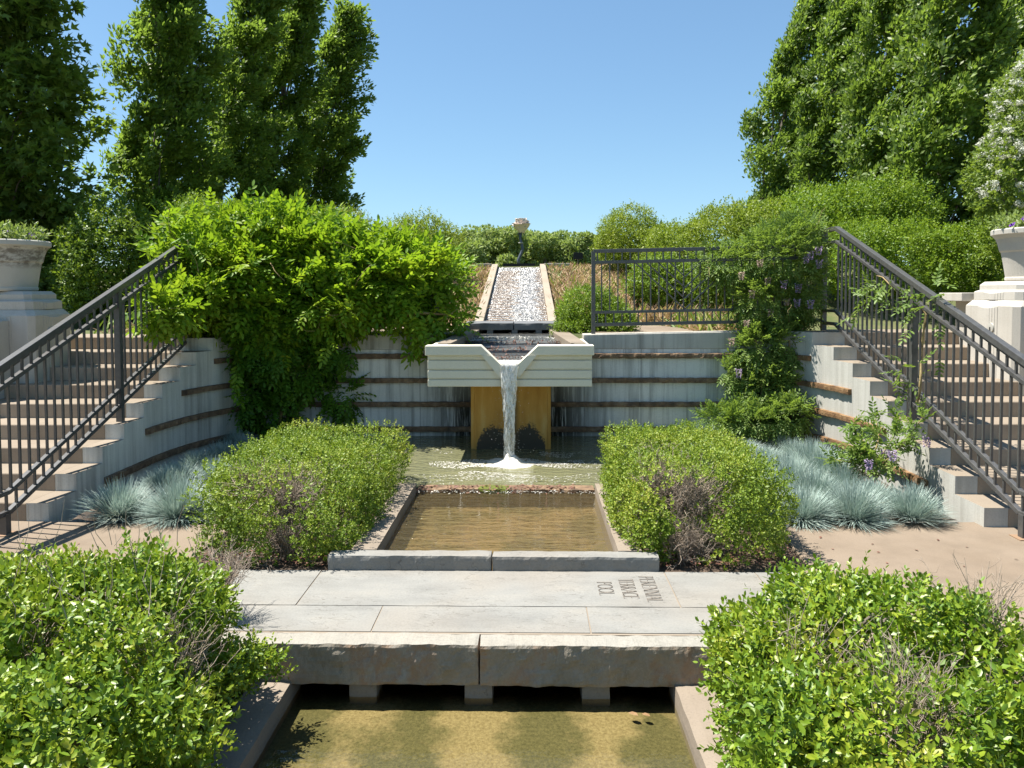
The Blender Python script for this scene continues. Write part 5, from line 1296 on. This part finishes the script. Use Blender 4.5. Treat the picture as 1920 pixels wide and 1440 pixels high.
fr = {0: 'silver-blue grass tuft at the path edge close to the right stairs', 1: 'silver-blue grass tuft in the middle of the right path edge', 2: 'silver-blue grass tuft at the path edge beside the dead-patched bush'}
i = 0
for px, py in ((1708, 972), (1600, 973), (1505, 972)):
    q = at(px, py, z=.01); tuft(q[0], q[1], 1.05, i, fr[i], GR); i += 1
for y in np.arange(5.75, 8.15, .34):
    xr = curve_x(y, RC) - .22; xl = 1.72
    for x in np.arange(xl, xr, .40):
        tuft(x + RNG.uniform(-.09, .09), y + RNG.uniform(-.1, .1), RNG.uniform(.74, 1.1), i, 'silver-blue grass tuft massed under the sunlit banded wall', GR); i += 1

# ================================================================== DRY SLOPE PLANTING, LITTER
def blades(pts, L, W, lean=.7):
    n = len(pts); th = RNG.uniform(0, 6.28, n); d = unit(np.stack([np.cos(th) * lean, np.sin(th) * lean, RNG.uniform(.2, 1., n)], 1)); return leaves(pts, d, unit(UP * .6 + rdir(n) * .6), L * RNG.uniform(.5, 1.2, n), W, 'blade')
n = 15000; X = np.concatenate([RNG.uniform(-3.2, -.74, n // 2), RNG.uniform(.38, 3.4, n // 2)]); Y = RNG.uniform(10.3, 15.9, n)
pts = np.stack([X, Y, np.array([hill(a, b) for a, b in zip(X, Y)])], 1)
pts = pts[~((pts[:, 1] < 10.6) & (pts[:, 0] > .38) & (pts[:, 0] < 1.75))]
k = RNG.random(len(pts)) < .90
hk = np.clip(1.15 - (pts[:, 1] - 10.5) * .14, .45, 1.1)
o = foliage('dry_foliage', [blades(pts[k], .25 * hk[k], .022)], M['drygrass']); tag(o, 'dry straw-coloured foliage covering the slopes beside the water chute', 'dry foliage', kind='stuff')
o = foliage('green_shoots', [blades(pts[~k], .28 * hk[~k], .024, .5)], M['greenblade']); tag(o, 'green and yellow shoots growing through the dry slope', 'shoots', kind='stuff')
n = 1500; X = np.concatenate([RNG.uniform(1.9, 3.1, n // 2), RNG.uniform(-5.0, -3.0, n // 2)]); Y = RNG.uniform(8.66, 10.2, n)
pts = np.stack([X, Y, np.full(n, 1.15)], 1); k = RNG.random(n) < .6
o = foliage('terrace_plants', [blades(pts[k], .2, .022), ], M['drygrass']); tag(o, 'dry leaves along the terrace behind the railings', 'dry foliage', kind='stuff')
o = foliage('terrace_shoots', [blades(pts[~k], .30, .024, .45)], M['greenblade']); tag(o, 'green shoots along the terrace behind the railings', 'shoots', kind='stuff')
for lx, ly, s, lab in ((1178, 1336, .07, 'reddish fallen leaf in the water by the bridge block'), (1203, 1338, .06, 'small rusty fallen leaf in the corner of the low pool')):
    q = at(lx, ly, z=-.262); o = foliage('fallen_leaf', [leaves(np.array([q]), np.array([[.8, -.5, .05]]), np.array([[.1, 0, 1.]]), s * .7, s * .45, 'oval')], M['band']); tag(o, lab, 'leaf')
n = 700; X = np.concatenate([RNG.uniform(-2.0, -1.1, n // 2), RNG.uniform(.7, 1.6, n // 2)]); Y = RNG.uniform(4.42, 4.75, n)
pts = np.stack([X, Y, .012 + RNG.uniform(0, .012, n)], 1); th = RNG.uniform(0, 6.28, n)
nl = 22; X2 = np.concatenate([RNG.uniform(1.6, 3.3, nl // 2), RNG.uniform(-3.6, -1.9, nl // 2)]); Y2 = 4.4 + np.abs(RNG.normal(size=nl)) * .35
k2 = np.ones(nl, bool); pts = np.concatenate([pts, np.stack([X2, Y2, np.full(nl, .004)], 1)]); n = len(pts); th = RNG.uniform(0, 6.28, n)
o = foliage('leaf_litter', [leaves(pts, np.stack([np.cos(th), np.sin(th), .1 + 0 * th], 1), unit(UP + rdir(n) * .3), RNG.uniform(.015, .035, n), RNG.uniform(.01, .02, n), 'oval')], M['litter']); tag(o, 'small dead leaves lying under the clipped bushes', 'leaf litter', kind='stuff')
